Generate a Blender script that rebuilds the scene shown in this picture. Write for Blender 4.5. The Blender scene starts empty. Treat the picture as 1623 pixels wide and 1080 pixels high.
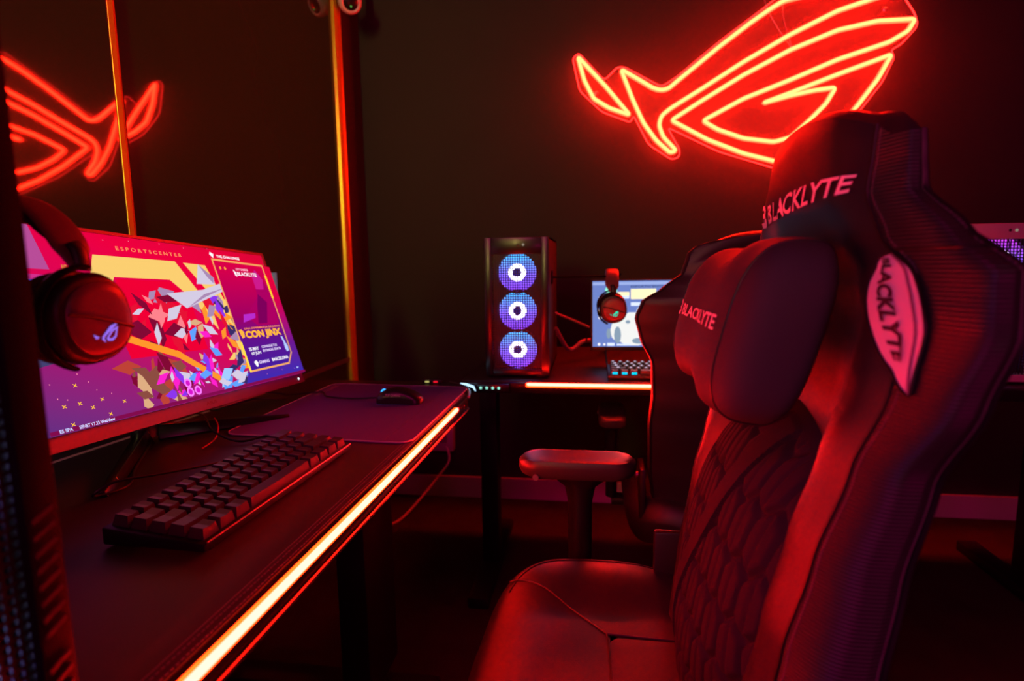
import bpy, bmesh, math, random
from mathutils import Vector, Matrix
random.seed(7)
SC = bpy.context.scene
COL = SC.collection
# ------------------------------------------------------------------ camera
cam_d = bpy.data.cameras.new('camera'); cam = bpy.data.objects.new('camera', cam_d); COL.objects.link(cam)
R3 = [[0.9905, -0.0046, -0.1371], [0.1365, 0.1306, 0.982], [-0.0134, 0.9914, -0.13]]
cx = Vector((R3[0][0], R3[1][0], R3[2][0])).normalized()
cf = Vector((R3[0][2], R3[1][2], R3[2][2])).normalized()
cu = cx.cross(cf).normalized(); cx = cf.cross(cu).normalized()
cam.matrix_world = Matrix(((cx.x, cu.x, -cf.x, 0), (cx.y, cu.y, -cf.y, 0), (cx.z, cu.z, -cf.z, 1.15), (0, 0, 0, 1)))
cam_d.sensor_width = 36; cam_d.sensor_fit = 'HORIZONTAL'; cam_d.lens = 910 / 1623 * 36
cam_d.clip_start = 0.01
cam_d.dof.use_dof = True; cam_d.dof.focus_distance = 0.98; cam_d.dof.aperture_fstop = 3.5; cam_d.dof.aperture_blades = 9
SC.camera = cam
# ------------------------------------------------------------------ world, exposure, area lights
wd = bpy.data.worlds.new('world'); SC.world = wd; wd.use_nodes = True
wd.node_tree.nodes['Background'].inputs[0].default_value = (0.9, 0.75, 0.55, 1)
wd.node_tree.nodes['Background'].inputs[1].default_value = 0.0
SC.view_settings.view_transform = 'Standard'; SC.view_settings.look = 'None'
SC.view_settings.exposure = 0.0; SC.view_settings.gamma = 1.0; SC.view_settings.use_curve_mapping = False
def area(name, loc, target, size, power, color):
    l = bpy.data.lights.new(name, 'AREA'); l.shape = 'RECTANGLE'; l.size = size[0]; l.size_y = size[1]
    l.energy = power; l.color = color
    o = bpy.data.objects.new(name, l); COL.objects.link(o); o.location = loc
    o.rotation_euler = (Vector(target) - Vector(loc)).to_track_quat('-Z', 'Y').to_euler(); return o
area('ceiling_lamp_light', (1.9, -1.4, 2.44), (1.0, 1.6, 0.9), (0.9, 0.25), 1.0, (1.0, 0.85, 0.65))
area('amber_strip_light', (-0.75, -1.9, 2.1), (-0.8, 2.7, 2.0), (0.1, 1.0), 3.4, (1.0, 0.85, 0.20)).data.spread = math.radians(60)
area('red_fill_light', (-0.6, -0.9, 2.42), (0.3, 0.9, 0.8), (1.8, 0.06), 15.0, (1.0, 0.0, 0.25))  # added overhead red fill to deepen the crimson, no visible source
area('side_red_fill_light', (1.3, -1.7, 1.3), (-0.5, 1.0, 1.0), (1.6, 0.05), 11.0, (1.0, 0.0, 0.25))  # second added red fill, from behind right, not a modelled station

area('violet_fill_light', (-0.62, -0.55, 1.25), (0.35, 0.8, 1.1), (0.25, 0.35), 1.4, (0.22, 0.10, 1.0))  # added violet fill aimed at the near chair, no case stands here
# ------------------------------------------------------------------ helpers
def lin(c): return tuple(((x/255)/12.92 if x/255 <= 0.04045 else ((x/255+0.055)/1.055)**2.4) for x in c)
MATS = {}
def mat(name, col, rough=0.5, metal=0.0, bump=0.0, bscale=200.0, vary=0.0, emis=None, estr=0.0, alpha=1.0, spec=0.5, coat=0.0, wave=None):
    if name in MATS: return MATS[name]
    m = bpy.data.materials.new(name); m.use_nodes = True; nt = m.node_tree; b = nt.nodes['Principled BSDF']
    b.inputs['Base Color'].default_value = (*col, 1); b.inputs['Roughness'].default_value = rough
    b.inputs['Metallic'].default_value = metal; b.inputs['Specular IOR Level'].default_value = spec
    if coat: b.inputs['Coat Weight'].default_value = coat; b.inputs['Coat Roughness'].default_value = 0.15
    if emis: b.inputs['Emission Color'].default_value = (*emis, 1); b.inputs['Emission Strength'].default_value = estr
    tc = nt.nodes.new('ShaderNodeTexCoord')
    n = nt.nodes.new('ShaderNodeTexNoise'); n.inputs['Scale'].default_value = bscale; n.inputs['Detail'].default_value = 4
    nt.links.new(tc.outputs['Object'], n.inputs['Vector'])
    if bump:
        bp = nt.nodes.new('ShaderNodeBump'); bp.inputs['Strength'].default_value = bump; bp.inputs['Distance'].default_value = 0.002
        src = n.outputs['Fac']
        if wave:
            w = nt.nodes.new('ShaderNodeTexWave'); w.inputs['Scale'].default_value = wave; w.bands_direction = 'Z'
            nt.links.new(tc.outputs['Object'], w.inputs['Vector']); src = w.outputs['Fac']
        nt.links.new(src, bp.inputs['Height']); nt.links.new(bp.outputs[0], b.inputs['Normal'])
    v = max(vary, 0.08)
    mx = nt.nodes.new('ShaderNodeMix'); mx.data_type = 'RGBA'
    n2 = nt.nodes.new('ShaderNodeTexNoise'); n2.inputs['Scale'].default_value = 6; nt.links.new(tc.outputs['Object'], n2.inputs['Vector'])
    mx.inputs[6].default_value = (*[c*(1-v) for c in col], 1); mx.inputs[7].default_value = (*[min(1, c*(1+v)) for c in col], 1)
    nt.links.new(n2.outputs['Fac'], mx.inputs[0]); nt.links.new(mx.outputs[2], b.inputs['Base Color'])
    MATS[name] = m; return m
def emat(name, col, s=1.0):
    if name in MATS: return MATS[name]
    m = bpy.data.materials.new(name); m.use_nodes = True; nt = m.node_tree; nt.nodes.clear()
    e = nt.nodes.new('ShaderNodeEmission'); o = nt.nodes.new('ShaderNodeOutputMaterial')
    e.inputs[0].default_value = (*col, 1); e.inputs[1].default_value = s; nt.links.new(e.outputs[0], o.inputs[0])
    MATS[name] = m; return m
def egrad(name, stops, axis, a, b, s=1.0, amb=None):
    """picture shown by a screen: a ramp across the panel's own coordinates"""
    m = bpy.data.materials.new(name); m.use_nodes = True; nt = m.node_tree; nt.nodes.clear()
    e = nt.nodes.new('ShaderNodeEmission'); o = nt.nodes.new('ShaderNodeOutputMaterial'); tc = nt.nodes.new('ShaderNodeTexCoord')
    d = nt.nodes.new('ShaderNodeVectorMath'); d.operation = 'DOT_PRODUCT'; d.inputs[1].default_value = axis
    mr = nt.nodes.new('ShaderNodeMapRange'); mr.inputs[1].default_value = a; mr.inputs[2].default_value = b
    cr = nt.nodes.new('ShaderNodeValToRGB')
    while len(cr.color_ramp.elements) < len(stops): cr.color_ramp.elements.new(0.5)
    for el, (p, c) in zip(cr.color_ramp.elements, stops): el.position = p; el.color = (*c, 1)
    L = nt.links; L.new(tc.outputs['Object'], d.inputs[0]); L.new(d.outputs['Value'], mr.inputs[0]); L.new(mr.outputs[0], cr.inputs[0])
    L.new(cr.outputs[0], e.inputs[0]); e.inputs[1].default_value = s; L.new(e.outputs[0], o.inputs[0]); MATS[name] = m; return m

class MB:
    def __init__(s): s.v = []; s.f = []
    def add(s, v, f):
        o = len(s.v); s.v += [tuple(p) for p in v]; s.f += [tuple(i+o for i in q) for q in f]; return s
    def box(s, lo, hi, T=None):
        (a, b, c), (d, e, g) = lo, hi
        v = [(a,b,c),(d,b,c),(d,e,c),(a,e,c),(a,b,g),(d,b,g),(d,e,g),(a,e,g)]
        if T: v = [T(*p) for p in v]
        return s.add(v, [(0,3,2,1),(4,5,6,7),(0,1,5,4),(1,2,6,5),(2,3,7,6),(3,0,4,7)])
    def prism(s, pts, fn, a, b):
        """outline pts (2D), fn(x,y,h)->3D, extruded from a to b"""
        n = len(pts); v = [fn(x, y, a) for x, y in pts] + [fn(x, y, b) for x, y in pts]
        return s.add(v, [tuple(range(n))[::-1], tuple(range(n, 2*n))] + [(i, (i+1) % n, n+(i+1) % n, n+i) for i in range(n)])
    def tube(s, pts, r, n=8, closed=False, flat=None):
        P = [Vector(p) for p in pts]; N = len(P); T = []
        for i in range(N):
            a = P[(i-1) % N] if (closed or i > 0) else P[i]; b = P[(i+1) % N] if (closed or i < N-1) else P[i]
            t = (b-a); T.append(t.normalized() if t.length > 1e-9 else Vector((0, 0, 1)))
        u = T[0].orthogonal().normalized() if flat is None else Vector(flat)
        v = []
        for i in range(N):
            u = (u - T[i]*u.dot(T[i]))
            u = u.normalized() if u.length > 1e-6 else T[i].orthogonal().normalized()
            w = T[i].cross(u); rr = r[i] if isinstance(r, (list, tuple)) and len(r) == N and N != 2 else r
            ra, rb = rr if isinstance(rr, tuple) else (rr, rr)
            for k in range(n):
                a = 2*math.pi*k/n; v.append(P[i] + u*(math.cos(a)*ra) + w*(math.sin(a)*rb))
        f = []
        for i in range(N if closed else N-1):
            j = (i+1) % N
            for k in range(n): f.append((i*n+k, i*n+(k+1) % n, j*n+(k+1) % n, j*n+k))
        if not closed: f.append(tuple(range(n))[::-1]); f.append(tuple((N-1)*n+k for k in range(n)))
        return s.add(v, f)
    def lathe(s, prof, org, ax=(0, 0, 1), n=24):
        ax = Vector(ax).normalized(); u = ax.orthogonal().normalized(); w = ax.cross(u); o = Vector(org); v = []
        for r, h in prof:
            for k in range(n):
                a = 2*math.pi*k/n; v.append(o + ax*h + (u*math.cos(a) + w*math.sin(a))*r)
        f = [(i*n+k, i*n+(k+1) % n, (i+1)*n+(k+1) % n, (i+1)*n+k) for i in range(len(prof)-1) for k in range(n)]
        f.append(tuple(range(n))[::-1]); f.append(tuple((len(prof)-1)*n+k for k in range(n)))
        return s.add(v, f)
    def grid(s, fn, nu, nv, cu_=False):
        v = [fn(i/nu, j/nv) for j in range(nv+1) for i in range(nu+1)]
        f = [(j*(nu+1)+i, j*(nu+1)+i+1, (j+1)*(nu+1)+i+1, (j+1)*(nu+1)+i) for j in range(nv) for i in range(nu)]
        return s.add(v, f)
    def build(s, name, m, parent=None, smooth=False, bevel=0.0, weld=False, seg=2):
        me = bpy.data.meshes.new(name); bm = bmesh.new()
        off = Vector(parent['_o']) if parent is not None else Vector((0, 0, 0))
        vs = [bm.verts.new(Vector(p)-off) for p in s.v]
        for q in s.f:
            try: bm.faces.new([vs[i] for i in q])
            except ValueError: pass
        if weld: bmesh.ops.remove_doubles(bm, verts=bm.verts, dist=1e-5)
        if len(bm.faces) < 60000: bmesh.ops.recalc_face_normals(bm, faces=bm.faces)
        if bevel:
            es = [e for e in bm.edges if len(e.link_faces) == 2 and e.calc_face_angle(0) > 0.6]
            if es: bmesh.ops.bevel(bm, geom=es, offset=bevel, segments=seg, profile=0.5, affect='EDGES', clamp_overlap=True)
        bm.to_mesh(me); bm.free()
        if smooth or bevel:
            for p in me.polygons: p.use_smooth = True
            if hasattr(me, 'set_sharp_from_angle'): me.set_sharp_from_angle(angle=math.radians(40))
        me.materials.append(m)
        o = bpy.data.objects.new(name, me); COL.objects.link(o)
        if parent is not None: o.parent = parent; o['_o'] = tuple(off)
        else: o['_o'] = (0., 0., 0.)
        return o
def tag(o, label, cat, group=None, kind=None):
    o['label'] = label
    if cat: o['category'] = cat
    if group: o['group'] = group
    if kind: o['kind'] = kind
    return o
def thing(name, loc, label, cat, group=None):
    o = bpy.data.objects.new(name, None); COL.objects.link(o); o.location = loc; o['_o'] = tuple(float(x) for x in loc)
    return tag(o, label, cat, group)
def struct(name, mb, m, **k):
    o = mb.build(name, m, **k); o['kind'] = 'structure'; return o
def cr(pts, n=6, closed=False):
    P = [Vector(p) for p in pts]; N = len(P); out = []
    for i in range(N if closed else N-1):
        p0 = P[(i-1) % N] if (closed or i > 0) else P[0]; p1 = P[i]; p2 = P[(i+1) % N]; p3 = P[(i+2) % N] if (closed or i < N-2) else P[-1]
        for k in range(n):
            t = k/n; out.append(0.5*((2*p1)+(p2-p0)*t+(2*p0-5*p1+4*p2-p3)*t*t+(3*p1-p0-3*p2+p3)*t**3))
    if not closed: out.append(P[-1])
    return out
def text2d(s, size=1.0, bold=0.0, shear=0.0, align='LEFT', spacing=1.0, fit=None):
    c = bpy.data.curves.new('t', 'FONT'); c.body = s; c.size = size; c.offset = bold*size; c.shear = shear; c.align_x = align
    c.space_character = spacing; c.resolution_u = 3
    o = bpy.data.objects.new('t', c); COL.objects.link(o)
    dg = bpy.context.evaluated_depsgraph_get(); me = bpy.data.meshes.new_from_object(o.evaluated_get(dg))
    V = [(v.co.x, v.co.y) for v in me.vertices]; F = [tuple(p.vertices) for p in me.polygons]
    bpy.data.objects.remove(o); bpy.data.curves.remove(c); bpy.data.meshes.remove(me)
    x0 = min(p[0] for p in V); x1 = max(p[0] for p in V); y0 = min(p[1] for p in V); y1 = max(p[1] for p in V)
    if fit:  # map to unit box scaled to fit=(w,h)
        V = [((x-x0)/(x1-x0)*fit[0], (y-y0)/(y1-y0)*fit[1]) for x, y in V]
    return V, F
def text_on(mb, s, fn, **k):
    V, F = text2d(s, **k); mb.add([fn(x, y) for x, y in V], F); return mb
def interp(x, xs, ys):
    if x <= xs[0]: return ys[0]
    if x >= xs[-1]: return ys[-1]
    for i in range(len(xs)-1):
        if x <= xs[i+1]:
            t = (x-xs[i])/(xs[i+1]-xs[i]); t = t*t*(3-2*t)*0.5 + t*0.5
            return ys[i]+(ys[i+1]-ys[i])*t
def sstep(a, b, x):
    t = max(0, min(1, (x-a)/(b-a))); return t*t*(3-2*t)

# ------------------------------------------------------------------ materials
M_wall = mat('wall_paint', lin((60, 56, 52)), 0.75, bump=0.12, bscale=60, spec=0.3)
M_ceil = mat('ceiling_paint', lin((40, 36, 33)), 0.8, bump=0.1)
M_floor = mat('carpet', lin((66, 58, 46)), 0.95, bump=0.8, bscale=350, vary=0.35, spec=0.1)
M_base = mat('baseboard_paint', lin((225, 215, 205)), 0.45)
M_mirror = mat('tinted_mirror', (0.024, 0.11, 0.028), 0.03, metal=0.0, spec=1.0)
M_trim = mat('gold_trim', lin((225, 195, 40)), 0.35, metal=0.5)
M_leather = mat('black_leather', lin((36, 32, 38)), 0.38, bump=0.25, bscale=900, spec=0.55)
M_carbon = mat('carbon_weave', lin((40, 38, 40)), 0.42, bump=0.5, wave=95, spec=0.55)
M_fabric = mat('quilted_suede', lin((44, 36, 44)), 0.85, bump=0.3, bscale=1500, spec=0.2)
M_velour = mat('pillow_velour', lin((62, 54, 58)), 0.7, bump=0.3, bscale=900, spec=0.3)
M_seam = mat('seam_thread', lin((120, 96, 100)), 0.6)
M_pipe = mat('seam_piping', lin((18, 16, 18)), 0.45)
M_plastic = mat('black_plastic', lin((26, 25, 27)), 0.42, bump=0.1, bscale=1200)
M_gloss = mat('glossy_black', lin((22, 22, 26)), 0.3, coat=0.15)
M_metal = mat('dark_metal', lin((60, 60, 64)), 0.3, metal=0.8)
M_steel = mat('silver_metal', lin((190, 190, 195)), 0.3, metal=0.9)
M_desk = mat('desk_mat_leather', lin((50, 44, 46)), 0.42, bump=0.2, bscale=700, vary=0.15)
M_deskedge = mat('desk_edge', lin((34, 30, 32)), 0.25, metal=0.3)
M_leg = mat('leg_paint', lin((22, 20, 22)), 0.5)
M_pad = mat('mouse_pad_cloth', lin((98, 62, 132)), 0.8, bump=0.2, bscale=1500)
M_padedge = mat('pad_stitch_edge', lin((190, 180, 190)), 0.6)
M_key = mat('keycap_plastic', lin((70, 60, 70)), 0.38, bump=0.1, bscale=900)
M_rubber = mat('cable_rubber', lin((20, 18, 19)), 0.45)
M_redcable = mat('grey_cable', lin((150, 140, 140)), 0.5)
M_white = mat('white_plastic', lin((205, 202, 195)), 0.45)
M_logo = mat('white_embroidery', lin((245, 235, 240)), 0.6)
M_tag = mat('pale_side_tag', lin((235, 215, 222)), 0.6, bump=0.1, bscale=900)
M_tagtext = mat('tag_lettering', lin((70, 30, 45)), 0.6)
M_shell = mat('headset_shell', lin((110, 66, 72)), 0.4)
E_core = emat('neon_core', (1.0, 0.0052, 0.0014), 230.0)
E_hous = emat('neon_sleeve', (1.0, 0.011, 0.004), 34.0)
E_rim = emat('acrylic_edge', (1.0, 0.012, 0.01), 9.0)  # emission put in for tube light caught along the acrylic rim
E_led = emat('desk_led_core', (1.0, 0.0035, 0.0026), 300.0)
E_ledo = emat('desk_led_sleeve', (1.0, 0.022, 0.002), 16.0)
M_acr = bpy.data.materials.new('clear_acrylic'); M_acr.use_nodes = True
_nt = M_acr.node_tree; _nt.nodes.clear(); _o = _nt.nodes.new('ShaderNodeOutputMaterial'); _mx = _nt.nodes.new('ShaderNodeMixShader')
_t = _nt.nodes.new('ShaderNodeBsdfTransparent'); _g = _nt.nodes.new('ShaderNodeBsdfGlossy'); _g.inputs['Roughness'].default_value = 0.12
_g = _nt.nodes.new('ShaderNodeBsdfDiffuse'); _mx.inputs[0].default_value = 0.025; _nt.links.new(_t.outputs[0], _mx.inputs[1]); _nt.links.new(_g.outputs[0], _mx.inputs[2]); _nt.links.new(_mx.outputs[0], _o.inputs[0])

# ------------------------------------------------------------------ room
WX, WY, CZ = -1.08, 2.709, 2.5
struct('floor', MB().box((WX-0.1, -2.6, -0.05), (3.2, WY+0.1, 0)), M_floor)
struct('ceiling', MB().box((WX-0.1, -2.6, CZ), (3.2, WY+0.1, CZ+0.05)), M_ceil)
struct('wall_back', MB().box((WX-0.1, WY, 0), (3.2, WY+0.1, CZ)), M_wall)
struct('wall_left', MB().box((WX-0.1, -2.6, 0), (WX, WY, CZ)), M_wall)
struct('wall_right', MB().box((3.1, -2.6, 0), (3.2, WY, CZ)), M_wall)
struct('wall_front', MB().box((WX-0.1, -2.7, 0), (3.2, -2.6, CZ)), M_wall)
struct('baseboard_back', MB().box((WX, WY-0.014, 0), (3.1, WY, 0.088)).box((WX, WY-0.019, 0.088), (3.1, WY, 0.105)), M_base)
for (y0, y1, lb) in ((-2.5, 1.228, 'tinted mirror panel behind the big monitor, nearer of the two'), (1.256, 2.404, 'tall tinted mirror panel between the thin gold strip and the corner')):
    tag(MB().box((WX, y0, 0.12), (WX+0.006, y1, CZ-0.02)).build('mirror_panel', M_mirror), lb, 'mirror')
struct('trim_1', MB().prism([(-0.013, 0), (-0.010, 0.007), (0, 0.011), (0.010, 0.007), (0.013, 0)], lambda a, b, h: (WX+b, 1.242+a, h), 0.12, CZ), M_trim, smooth=True)
struct('trim_2', MB().prism([(-0.046, 0), (-0.042, 0.018), (-0.022, 0.022), (-0.012, 0.014), (0.006, 0.014), (0.014, 0.020), (0.026, 0.016), (0.028, 0)], lambda a, b, h: (WX+b, 2.452+a, h), 0.12, CZ), M_trim, smooth=True)
struct('trim_3', MB().box((WX, -2.5, 0.735), (WX+0.012, 2.43, 0.752)), M_steel)
# ------------------------------------------------------------------ neon sign
NY = 2.645
small = [(-0.064,2.042),(0.055,1.914),(0.16,1.789),(0.071,1.823),(0.005,1.865),(-0.036,1.943)]
body = [(0.12,1.98),(0.205,1.928),(0.255,1.896),(0.29,1.885),(0.321,1.89),(0.357,1.919),(0.527,2.049),(0.646,2.133),(0.718,2.179),(0.772,2.209),(0.844,2.222),(1.022,2.238),(1.189,2.243),(1.242,2.226),(1.122,2.195),(0.982,2.156),(0.805,2.077),(0.623,1.98),(0.455,1.88),(0.33,1.808),(0.294,1.78),(0.284,1.742),(0.303,1.692),(0.359,1.632),(0.334,1.624),(0.274,1.678),(0.218,1.755),(0.171,1.854)]
eye = [(0.336,1.759),(0.457,1.832),(0.625,1.928),(0.808,2.017),(0.987,2.082),(1.136,2.107),(1.276,2.105),(1.253,2.062),(1.186,2.024),(0.993,1.968),(0.814,1.899),(0.629,1.833),(0.467,1.751),(0.528,1.713),(0.635,1.672),(0.759,1.652),(0.824,1.668),(0.896,1.733),(0.957,1.796),(0.992,1.859),(0.908,1.852),(0.816,1.836),(0.707,1.811),(0.816,1.847),(0.996,1.91),(1.198,1.976),(1.151,1.883),(1.085,1.79),(1.009,1.69),(0.921,1.609),(0.857,1.578),(0.782,1.568),(0.637,1.61),(0.49,1.672)]
rim = [(-0.087,2.043),(-0.061,2.063),(0.05,1.943),(0.105,1.995),(0.135,1.994),(0.294,1.904),(0.357,1.941),(0.526,2.072),(0.708,2.198),(0.761,2.239),(1.02,2.269),(1.186,2.274),(1.283,2.131),(1.297,2.086),(1.239,2.018),(1.201,1.998),(1.217,1.97),(1.178,1.877),(1.087,1.752),(0.922,1.575),(0.793,1.539),(0.54,1.624),(0.322,1.735),(0.376,1.64),(0.376,1.61),(0.345,1.597),(0.244,1.665),(0.177,1.791),(0.165,1.762),(0.041,1.812),(-0.056,1.905)]
sign = thing('neon_sign', (0.6, WY, 1.9), 'large red neon wall sign shaped like a slanted eye on the dark back wall', 'sign')
def soft(pts, r=0.012):
    """keep straight runs straight and round only the corners"""
    P = [Vector((x, 0, z)) for x, z in pts]; N = len(P); out = []
    for i in range(N):
        a, b, c = P[i-1], P[i], P[(i+1) % N]; da = (a-b); dc = (c-b); rr = min(r, da.length*0.45, dc.length*0.45)
        p0 = b+da.normalized()*rr; p2 = b+dc.normalized()*rr
        for t in (0, 0.25, 0.5, 0.75, 1): out.append(p0*(1-t)**2+b*2*t*(1-t)+p2*t*t)
    return out
tp = MB(); 
for nm, pts, r in (('small', small, 0.012), ('body', body, 0.016), ('eye', eye, 0.014)):
    pp = soft(pts, r)
    sl = MB().tube([Vector((p.x, NY, p.z)) for p in pp], (0.0085, 0.0105), n=10, closed=True, flat=(0, 1, 0)).build('tube_sleeve', E_hous, sign, smooth=True)
    MB().tube([Vector((p.x, NY-0.0055, p.z)) for p in pp], (0.0062, 0.0062), n=10, closed=True, flat=(0, 1, 0)).build('neon_core', E_core, sl, smooth=True)
rp = soft(rim, 0.02)
pl = MB().prism([(p.x, p.z) for p in rp], lambda a, b, h: (a, h, b), NY+0.013, NY+0.018).build('backing_plate', M_acr, sign)
MB().tube([Vector((p.x, NY+0.0155, p.z)) for p in rp], (0.0032, 0.0022), n=8, closed=True, flat=(0, 1, 0)).build('plate_edge', E_rim, pl, smooth=True)
for (x, z) in ((1.168, 2.154), (0.015, 1.891)):
    MB().lathe([(0.006, 0), (0.006, 0.045), (0.009, 0.046), (0.009, 0.052), (0.004, 0.055)], (x, WY-0.002, z), (0, -1, 0), 14).build('standoff_screw', M_steel, sign, smooth=True)
for xs in (0.0, 0.10):
    MB().tube(cr([(0.69+xs, NY+0.03, CZ-0.01), (0.692+xs, NY+0.03, 2.30), (0.73+xs*0.5, NY+0.025, 2.17), (0.826, NY+0.02, 2.021)], 6), 0.0016, 6).build('hanging_wire', M_steel, sign, smooth=True)
# ------------------------------------------------------------------ desks
DT = 0.80
def fx(y): return -0.348+0.0138*(y-0.426)
def led_bar(parent, a, b, out, r=0.0062):
    a = Vector(a); b = Vector(b); out = Vector(out); u = (b-a).normalized()
    sl = MB().tube([a-u*0.002, a+u*0.004]+[a.lerp(b, t/6) for t in range(1, 6)]+[b-u*0.004, b+u*0.002], [(0.004, 0.006), (0.006, 0.0072)]+[(0.006, 0.0072)]*5+[(0.006, 0.0072), (0.004, 0.006)], 12, flat=tuple(out)).build('light_strip', E_ledo, parent, smooth=True)
    a2 = a+out*0.0045; b2 = b+out*0.0045
    MB().tube([a2+u*0.001, a2+u*0.006, b2-u*0.006, b2-u*0.001], [(0.003, 0.003), (0.0035, 0.0046), (0.0035, 0.0046), (0.003, 0.003)], 10, flat=tuple(out)).build('strip_core', E_led, sl, smooth=True)
desk = thing('gaming_desk', (-0.7, 0.7, 0), 'black desk on the left with a long glowing red front edge', 'desk')
top = [(-1.062, -0.35), (fx(-0.35), -0.35), (fx(1.50), 1.50), (-0.355, 1.60), (-0.392, 1.655), (-0.43, 1.682), (-1.062, 1.682)]
MB().prism(top, lambda a, b, h: (a, b, h), DT-0.036, DT-0.003).build('desktop', M_deskedge, desk, bevel=0.003)
ins = [(-1.06, -0.345), (fx(-0.35)-0.014, -0.345), (fx(1.50)-0.014, 1.498), (-0.358, 1.597), (-0.395, 1.651), (-0.432, 1.678), (-1.06, 1.678)]
cover = MB().prism(ins, lambda a, b, h: (a, b, h), DT-0.0035, DT).build('desk_cover', M_desk, desk, bevel=0.001)
st = MB()
for off in (0.0175, 0.0265, 0.033):
    y = 0.1
    while y < 1.47:
        x = fx(y)-off
        if off > 0.03: st.box((x-0.0008, y, DT-0.0005), (x+0.0008, y+0.0061, DT+0.0004)); y += 0.006
        else: st.box((x-0.0007, y, DT-0.0006), (x+0.0007, y+0.0042, DT+0.0009)); y += 0.0066
s_ = st.build('edge_stitching', M_seam, desk); s_['kind'] = 'stuff'
led_bar(desk, (fx(0.34)-0.0005, 0.34, DT-0.008), (fx(1.372)-0.0005, 1.372, DT-0.008), (0.85, 0, 0.53))
MB().tube([(fx(y)+0.003, y, DT-0.0345) for y in (-0.34, 0.3, 0.9, 1.49)], 0.0035, 8).build('edge_lip', M_deskedge, desk, smooth=True)
MB().lathe([(0.006, 0), (0.006, 0.003), (0.003, 0.004)], (fx(1.445), 1.445, DT-0.018), (1, 0, 0), 12).build('edge_button', M_plastic, desk, smooth=True)
corner_pts = [(fx(1.50)+0.002, 1.50), (-0.3535, 1.60), (-0.3905, 1.656), (-0.43, 1.684)]
MB().tube(cr([(x, y, DT-0.0045) for x, y in corner_pts], 5), (0.0035, 0.005), 8).build('corner_cap', M_steel, desk, smooth=True)['label'] = 'shiny rounded corner cap'
MB().prism([(-1.00, 0.80), (-0.988, 0.80), (-0.893, 1.67), (-0.905, 1.67)], lambda a, b, h: (a, b, h), DT-0.002, DT+0.0006).build('rear_trim_strip', M_white, desk)['label'] = 'silver strip along the rear of the desk top'
MB().tube([(-0.395, 1.684, DT-0.006), (-0.372, 1.665, DT-0.005), (-0.345, 1.632, DT-0.005), (-0.333, 1.600, DT-0.008)], [(0.002, 0.002), (0.0035, 0.004), (0.0035, 0.005), (0.002, 0.003)], 8).build('corner_highlight', emat('corner_highlight', (0.45, 0.72, 1.0), 1.6), desk, smooth=True)  # glowing tube stands in for the bright highlight on the corner cap
for y0 in (0.10, 1.255):
    lg = MB().box((-0.62, y0, 0.05), (-0.545, y0+0.20, DT-0.036)).build('leg', M_leg, desk, bevel=0.004)
    MB().box((-0.98, y0+0.05, 0.0), (-0.40, y0+0.13, 0.05)).build('foot', M_leg, desk, bevel=0.006)
MB().box((-0.60, 0.15, DT-0.09), (-0.56, 1.35, DT-0.037)).build('cross_beam', M_leg, desk, bevel=0.003)
desk2 = thing('gaming_desk', (0.5, 2.1, 0), 'black desk along the back wall with a short glowing red front edge', 'desk')
BY = 1.688
MB().box((-0.40, BY+0.004, DT-0.036), (1.75, BY+0.76, DT-0.003)).build('desktop', M_deskedge, desk2, bevel=0.003)
MB().box((-0.397, BY+0.014, DT-0.0035), (1.747, BY+0.757, DT)).build('desk_cover', M_desk, desk2, bevel=0.001)
led_bar(desk2, (-0.193, BY+0.002, DT-0.009), (0.72, BY+0.002, DT-0.009), (0, -0.85, 0.53))
for x in (-0.44+0.0, 1.45):
    x0 = x if x > 0 else -0.405
    MB().box((x0, 2.02, 0.04), (x0+0.062, 2.10, DT-0.036)).build('leg', M_leg, desk2, bevel=0.004)
    MB().box((x0-0.005, BY+0.08, 0.0), (x0+0.067, BY+0.70, 0.04)).build('foot', M_leg, desk2, bevel=0.006)
MB().box((-0.34, 2.04, DT-0.085), (1.45, 2.08, DT-0.037)).build('cross_beam', M_leg, desk2, bevel=0.003)
cp = thing('control_panel', (-0.30, BY, DT-0.02), 'small black desk control panel with four pale green lights', 'control panel')
MB().box((-0.345, BY-0.010, DT-0.031), (-0.245, BY+0.003, DT-0.006)).build('housing', M_gloss, cp, bevel=0.003)
for k in range(4):
    MB().lathe([(0.0045, 0), (0.0045, 0.0015), (0.003, 0.002)], (-0.332+0.0185*k, BY-0.0095, DT-0.0175), (0, -1, 0), 12).build('button_light', emat('button_green', (0.35, 0.95, 0.75), 0.9), cp)
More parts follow.
